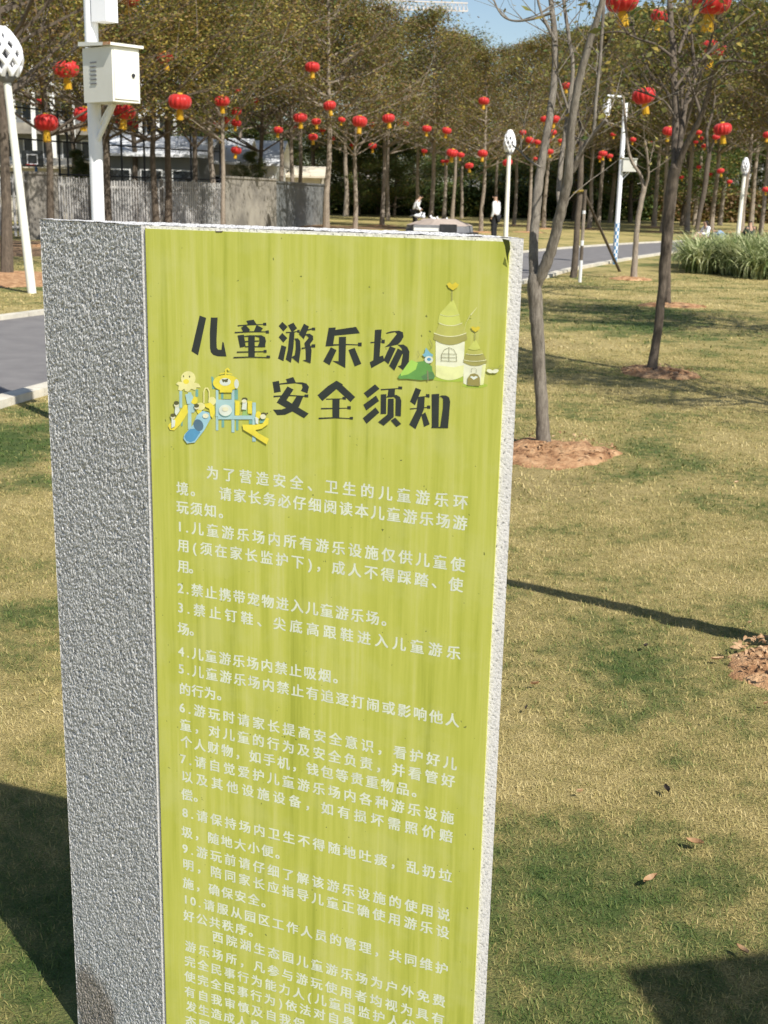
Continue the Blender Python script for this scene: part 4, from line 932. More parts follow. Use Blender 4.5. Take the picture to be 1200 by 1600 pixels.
# px of the trunk at photo height 345, distance, height, kind
tl = [(6, 22.4, 10.5, 'gold', .9), (78, 34, 10, 'gold', 1), (170, 40, 10.5, 'gold', 1.1), (245, 44, 11, 'gold', 1.0), (262, 45, 11.5, 'gold', 1.1), (303, 50, 11, 'gold', 1), (334, 52, 12, 'brown', 1.1), (348, 44, 9, 'olive', .9),
      (411, 62, 12, 'gold', 1), (438, 70, 13, 'brown', 1), (456, 62, 11.5, 'brown2', 1), (466, 72, 12.5, 'olive', 1), (510, 55, 12.5, 'brown', 1.05), (555, 56, 9.0, 'brown2', 1.1), (597, 66, 11.0, 'brown', 1), (606, 82, 11.6, 'olive', 1),
      (653, 92, 13.6, 'olive', 1), (672, 62, 10.1, 'brown2', 1.15), (693, 76, 11.0, 'brown', 1), (706, 88, 12.2, 'olive', 1), (721, 96, 11.2, 'brown', 1), (752, 58, 8.0, 'brown', 1.15), (803, 74, 10.0, 'brown2', 1), (826, 60, 8.6, 'brown', 1), (850, 68, 9.8, 'brown2', 1.1),
      (876, 84, 12, 'olive', 1), (921, 70, 10.5, 'brown', 1.1), (935, 88, 13.5, 'olive', 1), (953, 92, 13.5, 'olive', 1.1), (1022, 78, 12.5, 'olive', 1.1), (1036, 66, 10.8, 'brown2', 1.1), (1075, 66, 11.5, 'olive', 1.1), (1066, 86, 14, 'green', 1), (1085, 88, 14.5, 'brown', 1),
      (1112, 72, 12, 'brown', 1.1), (1125, 92, 15, 'olive', 1), (1160, 70, 11.8, 'brown2', 1.1), (1174, 88, 14.5, 'olive', 1.1), (1190, 62, 10.6, 'brown', 1), (1215, 74, 13, 'olive', 1.2), (895, 98, 14, 'green', 1), (985, 95, 15, 'green', 1), (775, 95, 12.2, 'brown2', 1), (1250, 60, 11, 'brown', 1.1),
      (-60, 30, 10.5, 'gold', 1), (-30, 45, 12, 'gold', 1.1), (120, 56, 12, 'gold', 1), (210, 62, 13, 'gold', 1.1), (380, 80, 15, 'olive', 1.2), (540, 92, 15, 'brown', 1.1), (490, 96, 16, 'gold', 1.1)]
zc = {}
KN = {'brown': 'brown leaved', 'brown2': 'thin russet', 'olive': 'olive leaved', 'gold': 'broad yellowing', 'green': 'dense green'}
zt2 = {}
def at_x(px, Y): return P(px, 345, Y).x
for px, Y, h, k, sx in sorted(tl): zt2.setdefault((zone(px), KN[k]), []).append(px)
for px, Y, h, k, sx in sorted(tl):
    p = P(px, 345, Y); lst = zt2[(zone(px), KN[k])]; i = lst.index(px)
    lb = '%s slim tree %s' % (KN[k], zone(px)) + ('' if len(lst) == 1 else ', %s from the left' % ORD[i])
    place(k, p.x, Y, h, lb, 'trees of the lantern grove', sx)
    if Y < 80:
        setp(blob((p.x, Y), .9, .9, .008, .05, n=14, rings=3, seed=int(px)).build('bare_soil', M['soil'], smooth=True), kind='structure', label='soil ring at the foot of a grove tree')
place('brown2', 6.6, 13.0, 8.5, 'thin russet tree outside the right edge shading the far lawn', 'trees of the lantern grove', .75)
place('brown2', 4.7, 7.4, 7.0, 'thin russet tree outside the right edge shading the middle lawn', 'trees of the lantern grove', .6)
# clipped hedge along the far boundary
rgh = np.random.default_rng(12); hx = rgh.uniform(-8, 60, 5200); hz = rgh.uniform(.1, 2.5, 5200) ** 1.0; hy = 104 + np.abs(rgh.normal(0, .5, 5200)) + .02 * hx
hr = hx > 22
hb = leaf_quads(np.stack([hx, hy, hz], 1)[hr], (.3, .3, .25), 6, .17, [M['leaf_brown'], M['leaf_olive'], M['leaf_green']], [.6, .25, .15], 'hedge', None, seed=4)
setp(hb, 'brown dry hedge closing the right part of the grove', 'hedge', kind='stuff')
hx, hy, hz = hx[~hr], hy[~hr], hz[~hr]
ho = leaf_quads(np.stack([hx, hy, hz], 1), (.3, .3, .25), 7, .17, [M['leaf_green'], M['leaf_olive']], [.85, .15], 'hedge', None, seed=3)
setp(ho, 'dark green hedge closing the lawn behind the grove', 'hedge', kind='stuff')
mb = MB(); mb.box((-8, 105.3, -.1), (22, 106.2, 2.2)); mb.cur = 1; mb.box((22.01, 105.3, -.1), (60, 106.2, 2.2)); hc = mb.build('hedge', [M['leaf_green'], M['leaf_brown']]); setp(hc, 'dark inner mass of the far hedge', 'hedge', kind='stuff')
place('green', at_x(126, 50), 50, 3.0, 'small bushy evergreen behind the fence left of the pole', 'shrubs behind the yard fence', .9)
place('green', at_x(395, 60), 60, 3.4, 'small bushy evergreen before the white gabled shed', 'shrubs behind the yard fence', 1.0)
# low dark evergreens closing the view
for i, (px, Y, h) in enumerate([(330, 112, 8.5), (385, 116, 9), (430, 120, 9), (470, 110, 7.5), (512, 100, 7), (545, 108, 8), (560, 96, 7.2), (590, 104, 8), (615, 98, 7), (645, 112, 9), (672, 118, 8), (700, 122, 8), (735, 125, 9.5), (765, 120, 8), (800, 116, 9), (835, 112, 8), (868, 108, 8.5), (905, 118, 9), (940, 112, 9), (975, 106, 8.5), (1005, 118, 9), (1040, 122, 10), (1080, 118, 10), (1120, 124, 10), (1160, 118, 10), (1200, 122, 11), (1245, 116, 10)]):
    p = P(px, 345, Y); z_ = zone(px); zc[z_] = zc.get(z_, 0) + 1
    place('green', p.x, Y, h, 'low dark evergreen far behind, %s, %s from left' % (z_, ORD[zc[z_] - 1]), 'dark evergreens at the back', 1.5)

# ------------------------------------------------------------------ lanterns
def lantern_proto():
    t = thing('lantern', 'x', 'lantern')
    mb = MB(); prof = [(.10, .33), (.26, .315), (.41, .25), (.49, .13), (.50, 0), (.48, -.12), (.40, -.24), (.25, -.315), (.10, -.33)]
    mb.lathe(prof, 56, lobes=14, depth=.13); mb.build('body', M['red'], t, smooth=True)
    mb = MB(); mb.lathe([(.11, .31), (.12, .39), (.09, .39)], 16); mb.lathe([(.09, -.39), (.12, -.39), (.11, -.31)], 16); mb.build('gold_collar', M['yellow'], t, smooth=True)
    mb = MB()
    for k in range(22):
        a = k * 2 * math.pi / 22; s = random.uniform(.9, 1.15); a2 = a + .26; L = random.uniform(.9, 1.03)
        q0 = Vector((math.cos(a) * .14, math.sin(a) * .14, -.37)); q1 = Vector((math.cos(a2) * .14, math.sin(a2) * .14, -.37))
        r0, r1 = q0 * 1, q1 * 1; k2 = 1.12 * s
        mb.add([q0, q1, (q1.x * k2, q1.y * k2, -.37 - .42 * L), (q0.x * k2, q0.y * k2, -.37 - .42 * L)], [(0, 1, 2, 3)])
    mb.build('tassel', M['yellow'], t)
    mb = MB(); mb.tube([(0, 0, .38), (.01, 0, .7), (0, 0, 1.0)], .012, 4, False); mb.build('cord', M['black'], t)
    return t
LP = lantern_proto(); lused = False
lan = [(103, 108, 40), (63, 160, 16), (72, 192, 37), (132, 179, 34), (194, 175, 35), (213, 170, 20), (186, 191, 15), (207, 196, 20), (169, 199, 10), (203, -1, 30), (258, 90, 25), (281, 159, 36), (297, 186, 15),
 (347, 158, 24), (369, 174, 17), (339, 195, 13), (352, 189, 19), (369, 192, 16), (369, 235, 17), (370, 141, 12), (400, 157, 10), (488, 105, 23), (435, 203, 15), (469, 184, 22), (460, 198, 8), (494, 190, 15), (504, 203, 10), (489, 214, 15),
 (515, 165, 20), (519, 217, 10), (534, 187, 12), (562, 190, 24), (581, 194, 10), (551, 226, 9), (582, 228, 13), (607, 185, 20), (622, 190, 8), (634, 193, 10), (667, 201, 15), (698, 204, 15), (663, 236, 10), (707, 239, 19), (720, 242, 12), (692, 252, 8), (698, 252, 8),
 (756, 158, 17), (754, 240, 16), (733, 259, 14), (793, 254, 16), (828, 219, 14), (840, 222, 11), (817, 207, 11), (836, 248, 8), (884, 134, 15), (851, 186, 14), (866, 186, 18), (857, 220, 9), (864, 207, 12), (859, 237, 12), (876, 220, 9),
 (942, 240, 14), (938, 246, 9), (953, 244, 10), (958, 210, 9), (989, 218, 10), (1006, 150, 36), (1045, 205, 20), (1061, 203, 10), (1092, 207, 10), (1087, 222, 8), (1100, 228, 9), (1096, 216, 8), (1129, 202, 28), (1119, 214, 12), (1199, 211, 14),
 (1126, 267, 12), (1092, 261, 8), (1065, 277, 8), (1140, 284, 9), (1110, 272, 7), (1197, 296, 12), (1017, 222, 6), (972, 1, 50), (1031, 25, 28), (1112, 2, 58), (1114, 77, 40)]
SZ = lambda w_: 'large' if w_ >= 28 else 'mid-sized' if w_ >= 15 else 'small' if w_ >= 10 else 'tiny'
zl = {}
for px, py, wd in sorted(lan): zl.setdefault((zone(px), SZ(wd)), []).append((px, py))
for px, py, wd in sorted(lan):
    if px > 965 and wd >= 28: D = .46
    elif wd >= 28: D = .62
    elif wd >= 18: D = .52
    elif wd >= 13: D = .40
    elif wd >= 10: D = .30
    else: D = .26
    Y = D * 1950 / wd; p = P(px, py, Y)
    if lused:
        o = LP.copy(); C.objects.link(o)
        for ch in LP.children: c = ch.copy(); C.objects.link(c); c.parent = o
    else: o = LP; lused = True
    o.location = p; o.scale = (D, D, D * random.uniform(.92, 1.0)); o.rotation_euler = (random.uniform(-.2, .2), random.uniform(-.2, .2), random.uniform(0, 6.28))
    lst = zl[(zone(px), SZ(wd))]; i = lst.index((px, py))
    setp(o, '%s red fringed lantern %s' % (SZ(wd), zone(px)) + ('' if len(lst) == 1 else ', %s such from the left' % ORD[i]), 'lantern', 'red lanterns hung in the trees')

# ------------------------------------------------------------------ tall grass clump at the right
def tall_grass():
    rg = np.random.default_rng(5); c = []
    while len(c) < 150:
        x = rg.uniform(6.7, 12.5); y = rg.uniform(26.3, 31.5)
        if x < 6.75 + (y - 26.0) * .13 + .35 * abs(math.sin(y * 2)): continue
        c.append((x, y))
    c = np.array(c); per = 210; n = len(c) * per
    b = np.repeat(c, per, 0) + rg.normal(0, .13, (n, 2)); a = rg.uniform(0, 2 * np.pi, n); L = rg.uniform(.6, 1.25, n); bend = rg.uniform(.5, 1.5, n); wv = rg.uniform(.012, .024, n)
    V = []; seg = 6
    side = np.stack([-np.sin(a), np.cos(a), np.zeros(n)], 1); out = np.stack([np.cos(a), np.sin(a)], 1)
    for s in range(seg + 1):
        t = s / seg; ang = bend * 1.5 * t; r_ = L * (t * np.sin(ang) * .75 + .05); z = L * t * np.cos(ang * .72) * .95
        ctr = np.concatenate([b + out * r_[:, None], z[:, None]], 1); ww = wv * (1 - t ** 2.2) + .001
        V.append(ctr - side * ww[:, None]); V.append(ctr + side * ww[:, None])
    V = np.stack(V, 1).reshape(-1, 3); k = 2 * (seg + 1); o = np.arange(n)[:, None] * k
    Fq = np.concatenate([o + [2 * s, 2 * s + 1, 2 * s + 3, 2 * s + 2] for s in range(seg)], 0); mi = np.tile(rg.choice(2, n, p=[.85, .15]), seg)
    setp(link('tall_grass', np_mesh('tall_grass', V, Fq, [M['leaf_pale'], M['leaf_green']], mi)), 'dense clump of variegated arching grass at the right', 'ornamental grass', kind='stuff')
tall_grass()

# ------------------------------------------------------------------ left side: fences, court, sheds, apartment block
def fence_run(label, p, q, h, mat, gap=.16, wslat=.075, group='fence panels of the yard wall'):
    p, q = Vector(p), Vector(q); d = (q - p); L = d.length; t = thing('picket_fence', label, 'fence', (p.x, p.y, 0), group); t.rotation_euler = (0, 0, math.atan2(d.y, d.x))
    mb = MB(); n = int(L / gap)
    for k in range(n): x = k * gap + .03; mb.box((x, -.012, .12), (x + wslat, .012, h + random.uniform(-.02, .02)))
    o = mb.build('pickets', mat, t); setp(o, kind='stuff')
    for z in (.35, h - .25):
        mb = MB(); mb.box((0, .014, z), (L, .05, z + .07)); mb.build('rail', mat, t)
    k = 0.0
    while k < L: mb = MB(); mb.box((k, .052, -.1), (k + .1, .15, h + .06)); mb.build('post', M['concrete'], t); k += 2.6
    return t
def wall_run(name, label, cat, p, q, h, th, mat, z0=-.1):
    p, q = Vector(p), Vector(q); d = (q - p); t = thing(name, label, cat, (p.x, p.y, 0)); t.rotation_euler = (0, 0, math.atan2(d.y, d.x))
    mb = MB(); mb.box((0, 0, z0), (d.length, th, h)); mb.build('wall', mat, t); mb = MB(); mb.box((-.02, -.04, h), (d.length + .02, th + .04, h + .08)); mb.build('coping', mat, t); return t
# photo columns along the yard boundary (distance grows to the right)
def at(px, Y): p = P(px, 345, Y); return (p.x, p.y)
fence_run('pale picket fence at the left edge behind the leaning lamp', at(-90, 36), at(46, 38), 1.95, M['picket'])
wall_run('boundary_wall', 'plain stained concrete wall section between two picket fences', 'wall', at(47, 38), at(92, 39), 1.95, .16, M['concrete'])
fence_run('grey picket fence just left of the white box pole', at(93, 39), at(143, 41), 1.9, M['picket'])
fence_run('grey picket fence between the white box pole and the twin trunks', at(143.5, 41), at(255, 45), 1.85, M['picket'])
fence_run('darker picket fence right of the twin trunks', at(256, 45), at(352, 50), 1.9, M['picket'])
wall_run('boundary_wall', 'pale stained concrete wall under the white roofed shed', 'wall', at(353, 50), at(432, 56), 2.1, .16, M['concrete'])
wall_run('boundary_wall', 'wall at the end of the yard boundary, shade painted in as dark grey', 'wall', at(433, 56), at(515, 68), 2.0, .16, M['grey_wall'])  # dark grey stands in for the shade over this last section
# tall black court fence
t = thing('court_fence', 'tall black post and wire fence of the ball court', 'fence', (*at(-40, 42), 0))
def rel(px, Y): x, y = at(px, Y); return Vector((x - t.location.x, y - t.location.y, 0))
fpx = [-40, 30, 97, 110, 174, 193, 228, 300, 345]
for px in fpx:
    Yp = 42 + (px + 40) * .03; a = rel(px, Yp); mb = MB(); mb.tube([a, a + Vector((0, 0, 4.3))], .045, 6); mb.build('post', M['black'], t)
for i in range(len(fpx) - 1):
    a = rel(fpx[i], 42 + (fpx[i] + 40) * .03); b = rel(fpx[i + 1], 42 + (fpx[i + 1] + 40) * .03)
    for z in (2.05, 3.2, 4.25): mb = MB(); mb.tube([a + Vector((0, 0, z)), b + Vector((0, 0, z))], .03, 5); mb.build('rail', M['black'], t)
# hoop
hp = P(53, 300, 52); t = thing('basketball_hoop', 'basketball backboard with red rim behind the leaning lamp', 'basketball hoop', (hp.x, hp.y, 0))
zb = P(53, 249, 52).z
mb = MB(); mb.tube([(0, .5, 0), (0, .5, zb), (0, .06, zb)], .06, 8); mb.build('stand', M['blue'], t)
for x0, x1, z0, z1 in ((-.2, -.17, -.2, .2), (.17, .2, -.2, .2), (-.17, .17, .17, .2), (-.17, .17, -.2, -.17)): 
    mb = MB(); mb.box((x0 * 1.1, -.02, zb + z0), (x1 * 1.1, .02, zb + z1)); mb.build('board_frame', M['white'], t)
mb = MB(); mb.box((-.45, .022, zb - .3), (.45, .05, zb + .35)); mb.build('backboard', M['glass_dark'], t)
mb = MB(); mb.tube([(.2 * math.cos(a * .52), -.25 + .2 * math.sin(a * .52), zb - .22) for a in range(13)], .02, 6, False); mb.build('rim', M['red'], t)
# sheds
def house(name, label, cat, px0, px1, Y, D, h, wallm, roofm, rise=1.2, over=.4, wins=0, winm='glass_dark'):
    x0, x1 = at(px0, Y)[0], at(px1, Y)[0]; W_ = x1 - x0; t = thing(name, label, cat, (x0, Y, 0))
    mb = MB(); mb.box((0, 0, -.1), (W_, D, h)); mb.build('walls', M[wallm], t)
    mb = MB(); mb.add([(-over, -over, h - .05), (W_ + over, -over, h - .05), (W_ + over, D / 2, h + rise), (-over, D / 2, h + rise), (-over, D + over, h - .05), (W_ + over, D + over, h - .05),
        (-over, -over, h + .07), (W_ + over, -over, h + .07), (W_ + over, D / 2, h + rise + .12), (-over, D / 2, h + rise + .12), (-over, D + over, h + .07), (W_ + over, D + over, h + .07)],
        [(6, 7, 8, 9), (9, 8, 11, 10), (0, 3, 2, 1), (3, 4, 5, 2), (0, 1, 7, 6), (4, 10, 11, 5), (0, 6, 9, 3), (3, 9, 10, 4), (1, 2, 8, 7), (2, 5, 11, 8)]); mb.build('roof', M[roofm], t)
    k = .15
    while k < W_: mb = MB(); mb.box((k, -over - .02, h + .07), (k + .07, -over + .0, h + .15)); k += 1.0; mb.build('roof_rib', M[roofm], t)
    for i in range(wins):
        xc = W_ * (i + .5) / wins; f_ = None
        mb = MB(); mb.box((xc - .55, -.06, h * .45), (xc + .55, -.002, h * .8)); f_ = mb.build('window', M['white_wall'], t)
        mb = MB(); mb.box((xc - .48, -.075, h * .47), (xc + .48, -.062, h * .78)); mb.build('pane', M[winm], f_)
    return t
house('workshop', 'long dark grey workshop with white eaves behind the pickets', 'shed', 165, 312, 62, 8, 3.2, 'grey_wall', 'roof_sheet', 1.0, .5, 3)
house('shed', 'cream walled shed with a bright white roof', 'shed', 318, 372, 66, 7, 3.0, 'cream_wall', 'roof_sheet', 1.3, .5, 1)
house('shed', 'white sheet roofed shed with white gable side', 'shed', 376, 428, 72, 9, 3.1, 'white_wall', 'roof_sheet', 1.4, .4, 1)
house('shed', 'low cream outbuilding at the right end of the sheds', 'shed', 432, 500, 80, 6, 2.6, 'cream_wall', 'cream_wall', .6, .3, 1)
house('canteen', 'low cream building with flat eaves behind the basketball hoop', 'building', -60, 100, 60, 6, 2.5, 'cream_wall', 'cream_wall', .4, .3, 3)
def block(label, px0, px1, Y, floors, fh, bays, wallm, slab, group='apartment blocks beyond the park', z0=0, D=14):
    x0, x1 = at(px0, Y)[0], at(px1, Y)[0]; W_ = x1 - x0; H_ = floors * fh; t = thing('apartment_block', label, 'building', (x0, Y, z0), group)
    mb = MB(); mb.box((0, 1.2, -1), (W_, D, H_)); mb.build('walls', M[wallm], t)
    for f_ in range(floors + 1): mb = MB(); mb.box((-.3, 0, f_ * fh - .12), (W_ + .3, 1.198, f_ * fh + .12)); mb.build('balcony_slab', M[slab], t)
    for f_ in range(floors):
        mb = MB(); mb.box((0, .03, f_ * fh + .125), (W_, .10, f_ * fh + .75)); mb.build('balcony_parapet', M[slab], t)
    for b_ in range(bays + 1): x = W_ * b_ / bays; mb = MB(); mb.box((x - .18, -.05, 0), (x + .18, .025, H_)); mb.build('pier', M['white_wall'], t)
    pane_me = None
    for f_ in range(floors):
        for b_ in range(bays):
            x = W_ * (b_ + .5) / bays; ww = W_ / bays * .3
            if pane_me is None:
                m1 = MB(); m1.box((-ww, 1.16, .95), (ww, 1.198, 2.5)); fm = m1.mesh('window', M['white_wall']); m2 = MB(); m2.box((-ww + .1, 1.13, 1.05), (ww - .1, 1.158, 2.4)); pane_me = m2.mesh('pane', M['glass_dark'])
            wo = link('window', fm, t, (x, 0, f_ * fh)); link('pane', pane_me, wo)
    return t
block('grey balconied apartment block behind the ball court at left', -120, 150, 105, 6, 3.0, 9, 'grey_wall', 'concrete')
block('pale apartment block seen between the trunks above the shed', 170, 330, 130, 6, 3.0, 6, 'grey_wall', 'white_wall')
block('cream apartment block showing through the crowns at upper right', 940, 1110, 320, 16, 3.0, 9, 'cream_wall', 'white_wall')
block('pale apartment block at the upper right corner', 1130, 1290, 300, 14, 3.0, 9, 'cream_wall', 'concrete')
block('small cream building glimpsed behind the middle trunks', 715, 745, 150, 3, 3.0, 2, 'cream_wall', 'white_wall')
# hill behind the blocks at the right
rg = np.random.default_rng(3); xs = np.linspace(40, 900, 60); V = []
for j, (yy, hh) in enumerate(((480, 0), (520, .6), (600, 1.0), (720, 0))):
    for i, x in enumerate(xs): V.append((x, yy, hh * (88 * math.exp(-((x - 260) / 170) ** 2) + 30 * math.exp(-((x - 560) / 200) ** 2) + 3 * rg.random()) - 1))
n = len(xs); q = [(j * n + i, j * n + i + 1, (j + 1) * n + i + 1, (j + 1) * n + i) for j in range(3) for i in range(n - 1)]
setp(link('hill', np_mesh('hill', np.array(V), np.array(q), [M['hill']], smooth=True)), kind='structure', label='dark wooded hill on the right horizon')
# tower crane above the trees
cp = P(575, 300, 420); t = thing('tower_crane', 'distant tower crane jib above the trees', 'crane', (cp.x, cp.y, 0)); zj = P(660, 22, 420).z; s_ = MPP(420)
M['crane'] = simple('faded_orange_steel', (.62, .56, .52), (.66, .60, .55), 1, .7)
mb = MB(); mb.box((-1, -1, 0), (1, 1, zj - 1)); mb.build('mast', M['crane'], t)
mb = MB(); L_ = 145 * s_
for k in range(24): x = L_ * k / 24; mb.tube([(x, 0, zj + 1.2), (x + L_ / 48, 0, zj + 4), (x + L_ / 24, 0, zj + 1.2)], .2, 4, False)
mb.tube([(-8, 0, zj + 1.2), (L_, 0, zj + 1.2)], .25, 4); mb.tube([(-2, 0, zj + 4), (L_, 0, zj + 3.6)], .25, 4); mb.build('jib', M['crane'], t)
mb = MB(); mb.box((-2, -1.5, zj - 1), (3, 1.5, zj + 1)); mb.build('cab', M['crane'], t)

# ------------------------------------------------------------------ stone platform with birds
Yp = 50; a = P(630, 345, Yp); b = P(745, 345, Yp); cx_ = (a.x + b.x) / 2; hw = (b.x - a.x) / 2
t = thing('stone_platform', 'low stone platform with a sloping pinkish top and dark base', 'platform', (cx_, Yp, 0))
def ring(rx, ry, z, n=6, ph=.2): return [(rx * math.cos(2 * math.pi * k / n + ph), ry * math.sin(2 * math.pi * k / n + ph), z) for k in range(n)]
def frus(name, r0, r1, mat):
    m = MB(); m.add(r0 + r1, [(i, (i + 1) % 6, 6 + (i + 1) % 6, 6 + i) for i in range(6)] + [tuple(range(6, 12)), tuple(range(5, -1, -1))]); m.build(name, mat, t)
zz_ = P(690, 362, Yp).z
frus('dark_base', ring(hw * 1.1, 2.0, -.1), ring(hw * 1.1, 2.0, zz_), M['black']); frus('plinth', ring(hw * .95, 1.7, zz_ + .002), ring(hw * .92, 1.65, zz_ + .25), M['stone_grey'])
zt3 = P(690, 342, Yp).z
frus('sloping_top', ring(hw * .93, 1.66, zz_ + .252), ring(hw * .45, .8, zt3), M['stone_slab'])
t2 = thing('steel_chest', 'long grey steel chest standing before the stone platform', 'chest', (cx_ - .35, Yp - 2.3, 0)); z5_ = P(660, 364, Yp - 2.3).z
mb = MB(); mb.box((-.75, -.3, 0), (.25, .3, z5_ + .3)); mb.build('body', M['stone_grey'], t2); mb = MB(); mb.box((-.74, -.33, z5_ + .08), (.2, -.302, z5_ + .2)); mb.build('bright_band', M['white_wall'], t2); mb = MB(); mb.box((.26, -.34, 0), (.9, .3, z5_ + .34)); mb.build('black_box', M['black'], t2)
def bird(px, py, Y, label, rz):
    p = P(px, py, Y); t = thing('pigeon', label, 'bird', p, 'white pigeons on the stone platform', rz)
    mb = MB(); prof = [(.005, -.16), (.05, -.10), (.085, -.02), (.08, .06), (.045, .12), (.005, .15)]
    m_ = MB(); m_.lathe(prof, 10); m_.v = [(z, y, x * .9) for x, y, z in m_.v]; m_.build('body', M['shirt'], t, smooth=True)
    m_ = MB(); m_.lathe([(.004, -.045), (.035, -.02), (.04, .01), (.025, .04), (.004, .048)], 10, (.15, 0, .11)); m_.tube([(.09, 0, .04), (.15, 0, .10)], [.05, .032], 8); m_.tube([(.185, 0, .11), (.225, 0, .10)], [.012, .003], 5); m_.build('head', M['shirt'], t, smooth=True)
    m_ = MB(); m_.add([(-.12, -.03, .03), (-.12, .03, .03), (-.30, .055, -.02), (-.30, -.055, -.02), (-.12, -.03, .015), (-.12, .03, .015), (-.30, .055, -.03), (-.30, -.055, -.03)], [(0, 1, 2, 3), (7, 6, 5, 4), (0, 3, 7, 4), (1, 5, 6, 2), (3, 2, 6, 7)]); m_.build('tail', M['stone_grey'], t)
    m_ = MB(); m_.tube([(.0, .025, -.06), (.01, .025, -.13)], .006, 4); m_.tube([(.0, -.025, -.06), (.01, -.025, -.13)], .006, 4); m_.build('legs', M['pinkcloth'], t)
for i, (x, y, lb) in enumerate([(652, 337, 'leftmost white pigeon by the bending man'), (661, 338.5, 'second white pigeon beside the bending man'), (678, 342.5, 'white pigeon on the middle of the platform'), (687, 344.5, 'second white pigeon right of the tree on the platform'), (695, 346, 'rightmost white pigeon on the platform')]):
    bird(x, y, 49.9, lb, i * 1.3)

# ------------------------------------------------------------------ people
def skin_mesh(name, verts, edges, radii, mat, parent, sub=2, root=0):
    me = bpy.data.meshes.new(name); me.from_pydata(verts, edges, []); o = bpy.data.objects.new(name, me); C.objects.link(o)
    sk = o.modifiers.new('s', 'SKIN'); sk.use_smooth_shade = True
    for i, r in enumerate(radii):
        sv = me.skin_vertices[0].data[i]; sv.radius = r if hasattr(r, '__len__') else (r, r); sv.use_root = (i == root)
    sb = o.modifiers.new('u', 'SUBSURF'); sb.levels = sb.render_levels = sub
    dg = bpy.context.evaluated_depsgraph_get(); m2 = bpy.data.meshes.new_from_object(o.evaluated_get(dg)); bpy.data.objects.remove(o)
    m2.materials.clear(); m2.materials.append(mat); r = link(name, m2, parent); return r
def person(label, loc, rz, J, top, bottom, hair_long=False):
    """J: joint positions in metres (person facing +x)"""
    t = thing('person', label, 'person', loc, None, rz)
    V = J; names = list(V); idx = {n: i for i, n in enumerate(names)}
    E_ = [('pelvis', 'waist'), ('waist', 'chest'), ('chest', 'neck'), ('neck', 'head0'), ('head0', 'head1')] + [(a + s, b + s) for s in 'LR' for a, b in (('hip', 'knee'), ('knee', 'ankle'), ('ankle', 'toe'), ('sho', 'elb'), ('elb', 'wri'), ('wri', 'hand'))] + [('pelvis', 'hipL'), ('pelvis', 'hipR'), ('chest', 'shoL'), ('chest', 'shoR')]
    R = {'pelvis': .125, 'waist': .11, 'chest': .125, 'neck': .052, 'head0': .072, 'head1': .088}
    for s in 'LR': R.update({'hip' + s: .085, 'knee' + s: .055, 'ankle' + s: .036, 'toe' + s: .035, 'sho' + s: .058, 'elb' + s: .038, 'wri' + s: .026, 'hand' + s: .034})
    skin_mesh('body', [V[n] for n in names], [(idx[a], idx[b]) for a, b in E_], [R[n] for n in names], M['skin'], t, root=idx['pelvis'])
    def sub(nm, keys, edges, grow, mat):
        ks = list(keys); ii = {n: i for i, n in enumerate(ks)}
        skin_mesh(nm, [V[n] for n in ks], [(ii[a], ii[b]) for a, b in edges], [R[n] * grow + .012 for n in ks], mat, t)
    sub('shirt', ['chest', 'waist', 'pelvis', 'shoL', 'elbL', 'wriL', 'shoR', 'elbR', 'wriR'], [('chest', 'waist'), ('waist', 'pelvis'), ('chest', 'shoL'), ('shoL', 'elbL'), ('elbL', 'wriL'), ('chest', 'shoR'), ('shoR', 'elbR'), ('elbR', 'wriR')], 1.16, top)
    sub('trousers', ['pelvis', 'hipL', 'kneeL', 'ankleL', 'hipR', 'kneeR', 'ankleR'], [('pelvis', 'hipL'), ('hipL', 'kneeL'), ('kneeL', 'ankleL'), ('pelvis', 'hipR'), ('hipR', 'kneeR'), ('kneeR', 'ankleR')], 1.14, bottom)
    h = Vector(V['head1']); d = (Vector(V['head1']) - Vector(V['head0'])).normalized()
    pts = [h + d * .02 + Vector((-.02, 0, 0)), h + Vector((-.035, 0, 0)) - d * .05]
    if hair_long: pts += [Vector(V['neck']) + Vector((-.07, 0, .0)), Vector(V['neck']) + Vector((-.11, 0, -.2))]
    skin_mesh('hair', [tuple(p) for p in pts], [(i, i + 1) for i in range(len(pts) - 1)], [.094, .09] + ([.07, .06] if hair_long else []), M['hair'], t)
    hf_ = Vector(V['head0']).lerp(h, .45)
    mb = MB(); mb.lathe([(.002, -.02), (.013, -.012), (.008, .02), (.002, .028)], 8, hf_ + Vector((.098, 0, -.005)))
    mb.build('nose', M['skin'], t)
    for s in 'LR':
        a = Vector(V['ankle' + s]); b = Vector(V['toe' + s]); skin_mesh('shoe', [tuple(a - (b - a) * .2 + Vector((0, 0, -.03))), tuple(a.lerp(b, .5) + Vector((0, 0, -.02))), tuple(b)], [(0, 1), (1, 2)], [.045, .045, .038], M['black'], t, 1)
    return t
STAND = dict(pelvis=(0, 0, .93), waist=(-.01, 0, 1.08), chest=(-.02, 0, 1.30), neck=(-.01, 0, 1.47), head0=(.02, 0, 1.555), head1=(.025, 0, 1.64),
    hipL=(0, .09, .88), kneeL=(.02, .10, .48), ankleL=(-.01, .10, .08), toeL=(.15, .12, .04), hipR=(0, -.09, .88), kneeR=(.03, -.10, .48), ankleR=(.0, -.10, .08), toeR=(.16, -.12, .04),
    shoL=(-.02, .18, 1.40), elbL=(-.05, .22, 1.12), wriL=(.04, .20, .90), handL=(.07, .19, .82), shoR=(-.02, -.18, 1.40), elbR=(-.05, -.22, 1.12), wriR=(.02, -.22, .88), handR=(.04, -.21, .80))
p = P(772, 372, 44.5)
person('man in a white shirt and black trousers standing left of the lamp post', (p.x, 44.5, 0), math.radians(150), STAND, M['shirt'], M['trousers'])
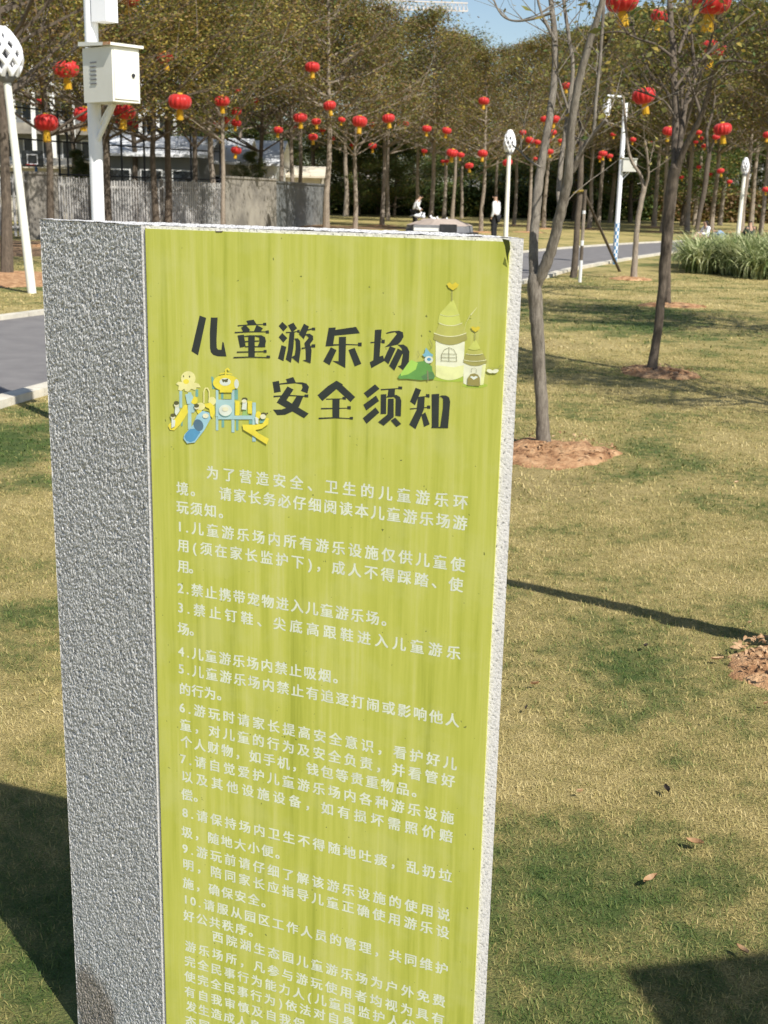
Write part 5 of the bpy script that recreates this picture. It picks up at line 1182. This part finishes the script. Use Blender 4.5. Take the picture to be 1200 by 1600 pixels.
BEND = dict(STAND); BEND.update(waist=(.02, 0, 1.08), chest=(.10, 0, 1.28), neck=(.18, 0, 1.43), head0=(.24, 0, 1.50), head1=(.29, 0, 1.57), shoL=(.13, .18, 1.36), elbL=(.2, .25, 1.1), wriL=(.36, .16, 1.0), handL=(.42, .14, .98), shoR=(.13, -.18, 1.36), elbR=(.0, -.30, 1.14), wriR=(.14, -.28, .95), handR=(.18, -.27, .88))
p = P(648, 345, 56)
person('man in a white shirt bending forward behind the stone platform', (p.x, 56, .0), math.radians(20), BEND, M['shirt'], M['trousers'])
SIT = dict(pelvis=(0, 0, .14), waist=(-.02, 0, .30), chest=(.0, 0, .52), neck=(.04, 0, .69), head0=(.07, 0, .775), head1=(.08, 0, .86),
    hipL=(.02, .10, .13), kneeL=(.36, .14, .42), ankleL=(.48, .12, .06), toeL=(.62, .13, .04), hipR=(.02, -.10, .13), kneeR=(.36, -.14, .42), ankleR=(.5, -.12, .06), toeR=(.64, -.13, .04),
    shoL=(.0, .18, .62), elbL=(.12, .24, .38), wriL=(.33, .18, .40), handL=(.40, .15, .42), shoR=(.0, -.18, .62), elbR=(.12, -.24, .38), wriR=(.33, -.18, .40), handR=(.40, -.15, .42))
for px, Y, rz, lb, tp_, bt, lg in ((1105, 49, 200, 'long haired woman in white seated on the lawn behind the dark trunk', 'shirt', 'pinkcloth', True), (1132, 49.5, 160, 'person in light blue bending low on the lawn by the tall grass', 'denim', 'denim', False), (1174, 51, 100, 'dark haired person in a dark jacket seated on the lawn seen from behind', 'jacket', 'trousers', False)):
    p = P(px, 345, Y); J = dict(SIT)
    if tp_ == 'denim': J.update(chest=(.16, 0, .40), neck=(.30, 0, .46), head0=(.38, 0, .46), head1=(.45, 0, .45), shoL=(.18, .18, .46), shoR=(.18, -.18, .46))
    person(lb, (p.x, Y, 0), math.radians(rz), J, M[tp_], M[bt], lg)
p = P(1198, 362, 56)
for o in [LP] + [v for k, v in K.items() if k not in used]:
    if o is not LP: 
        for c in list(o.children): bpy.data.objects.remove(c)
        bpy.data.objects.remove(o)
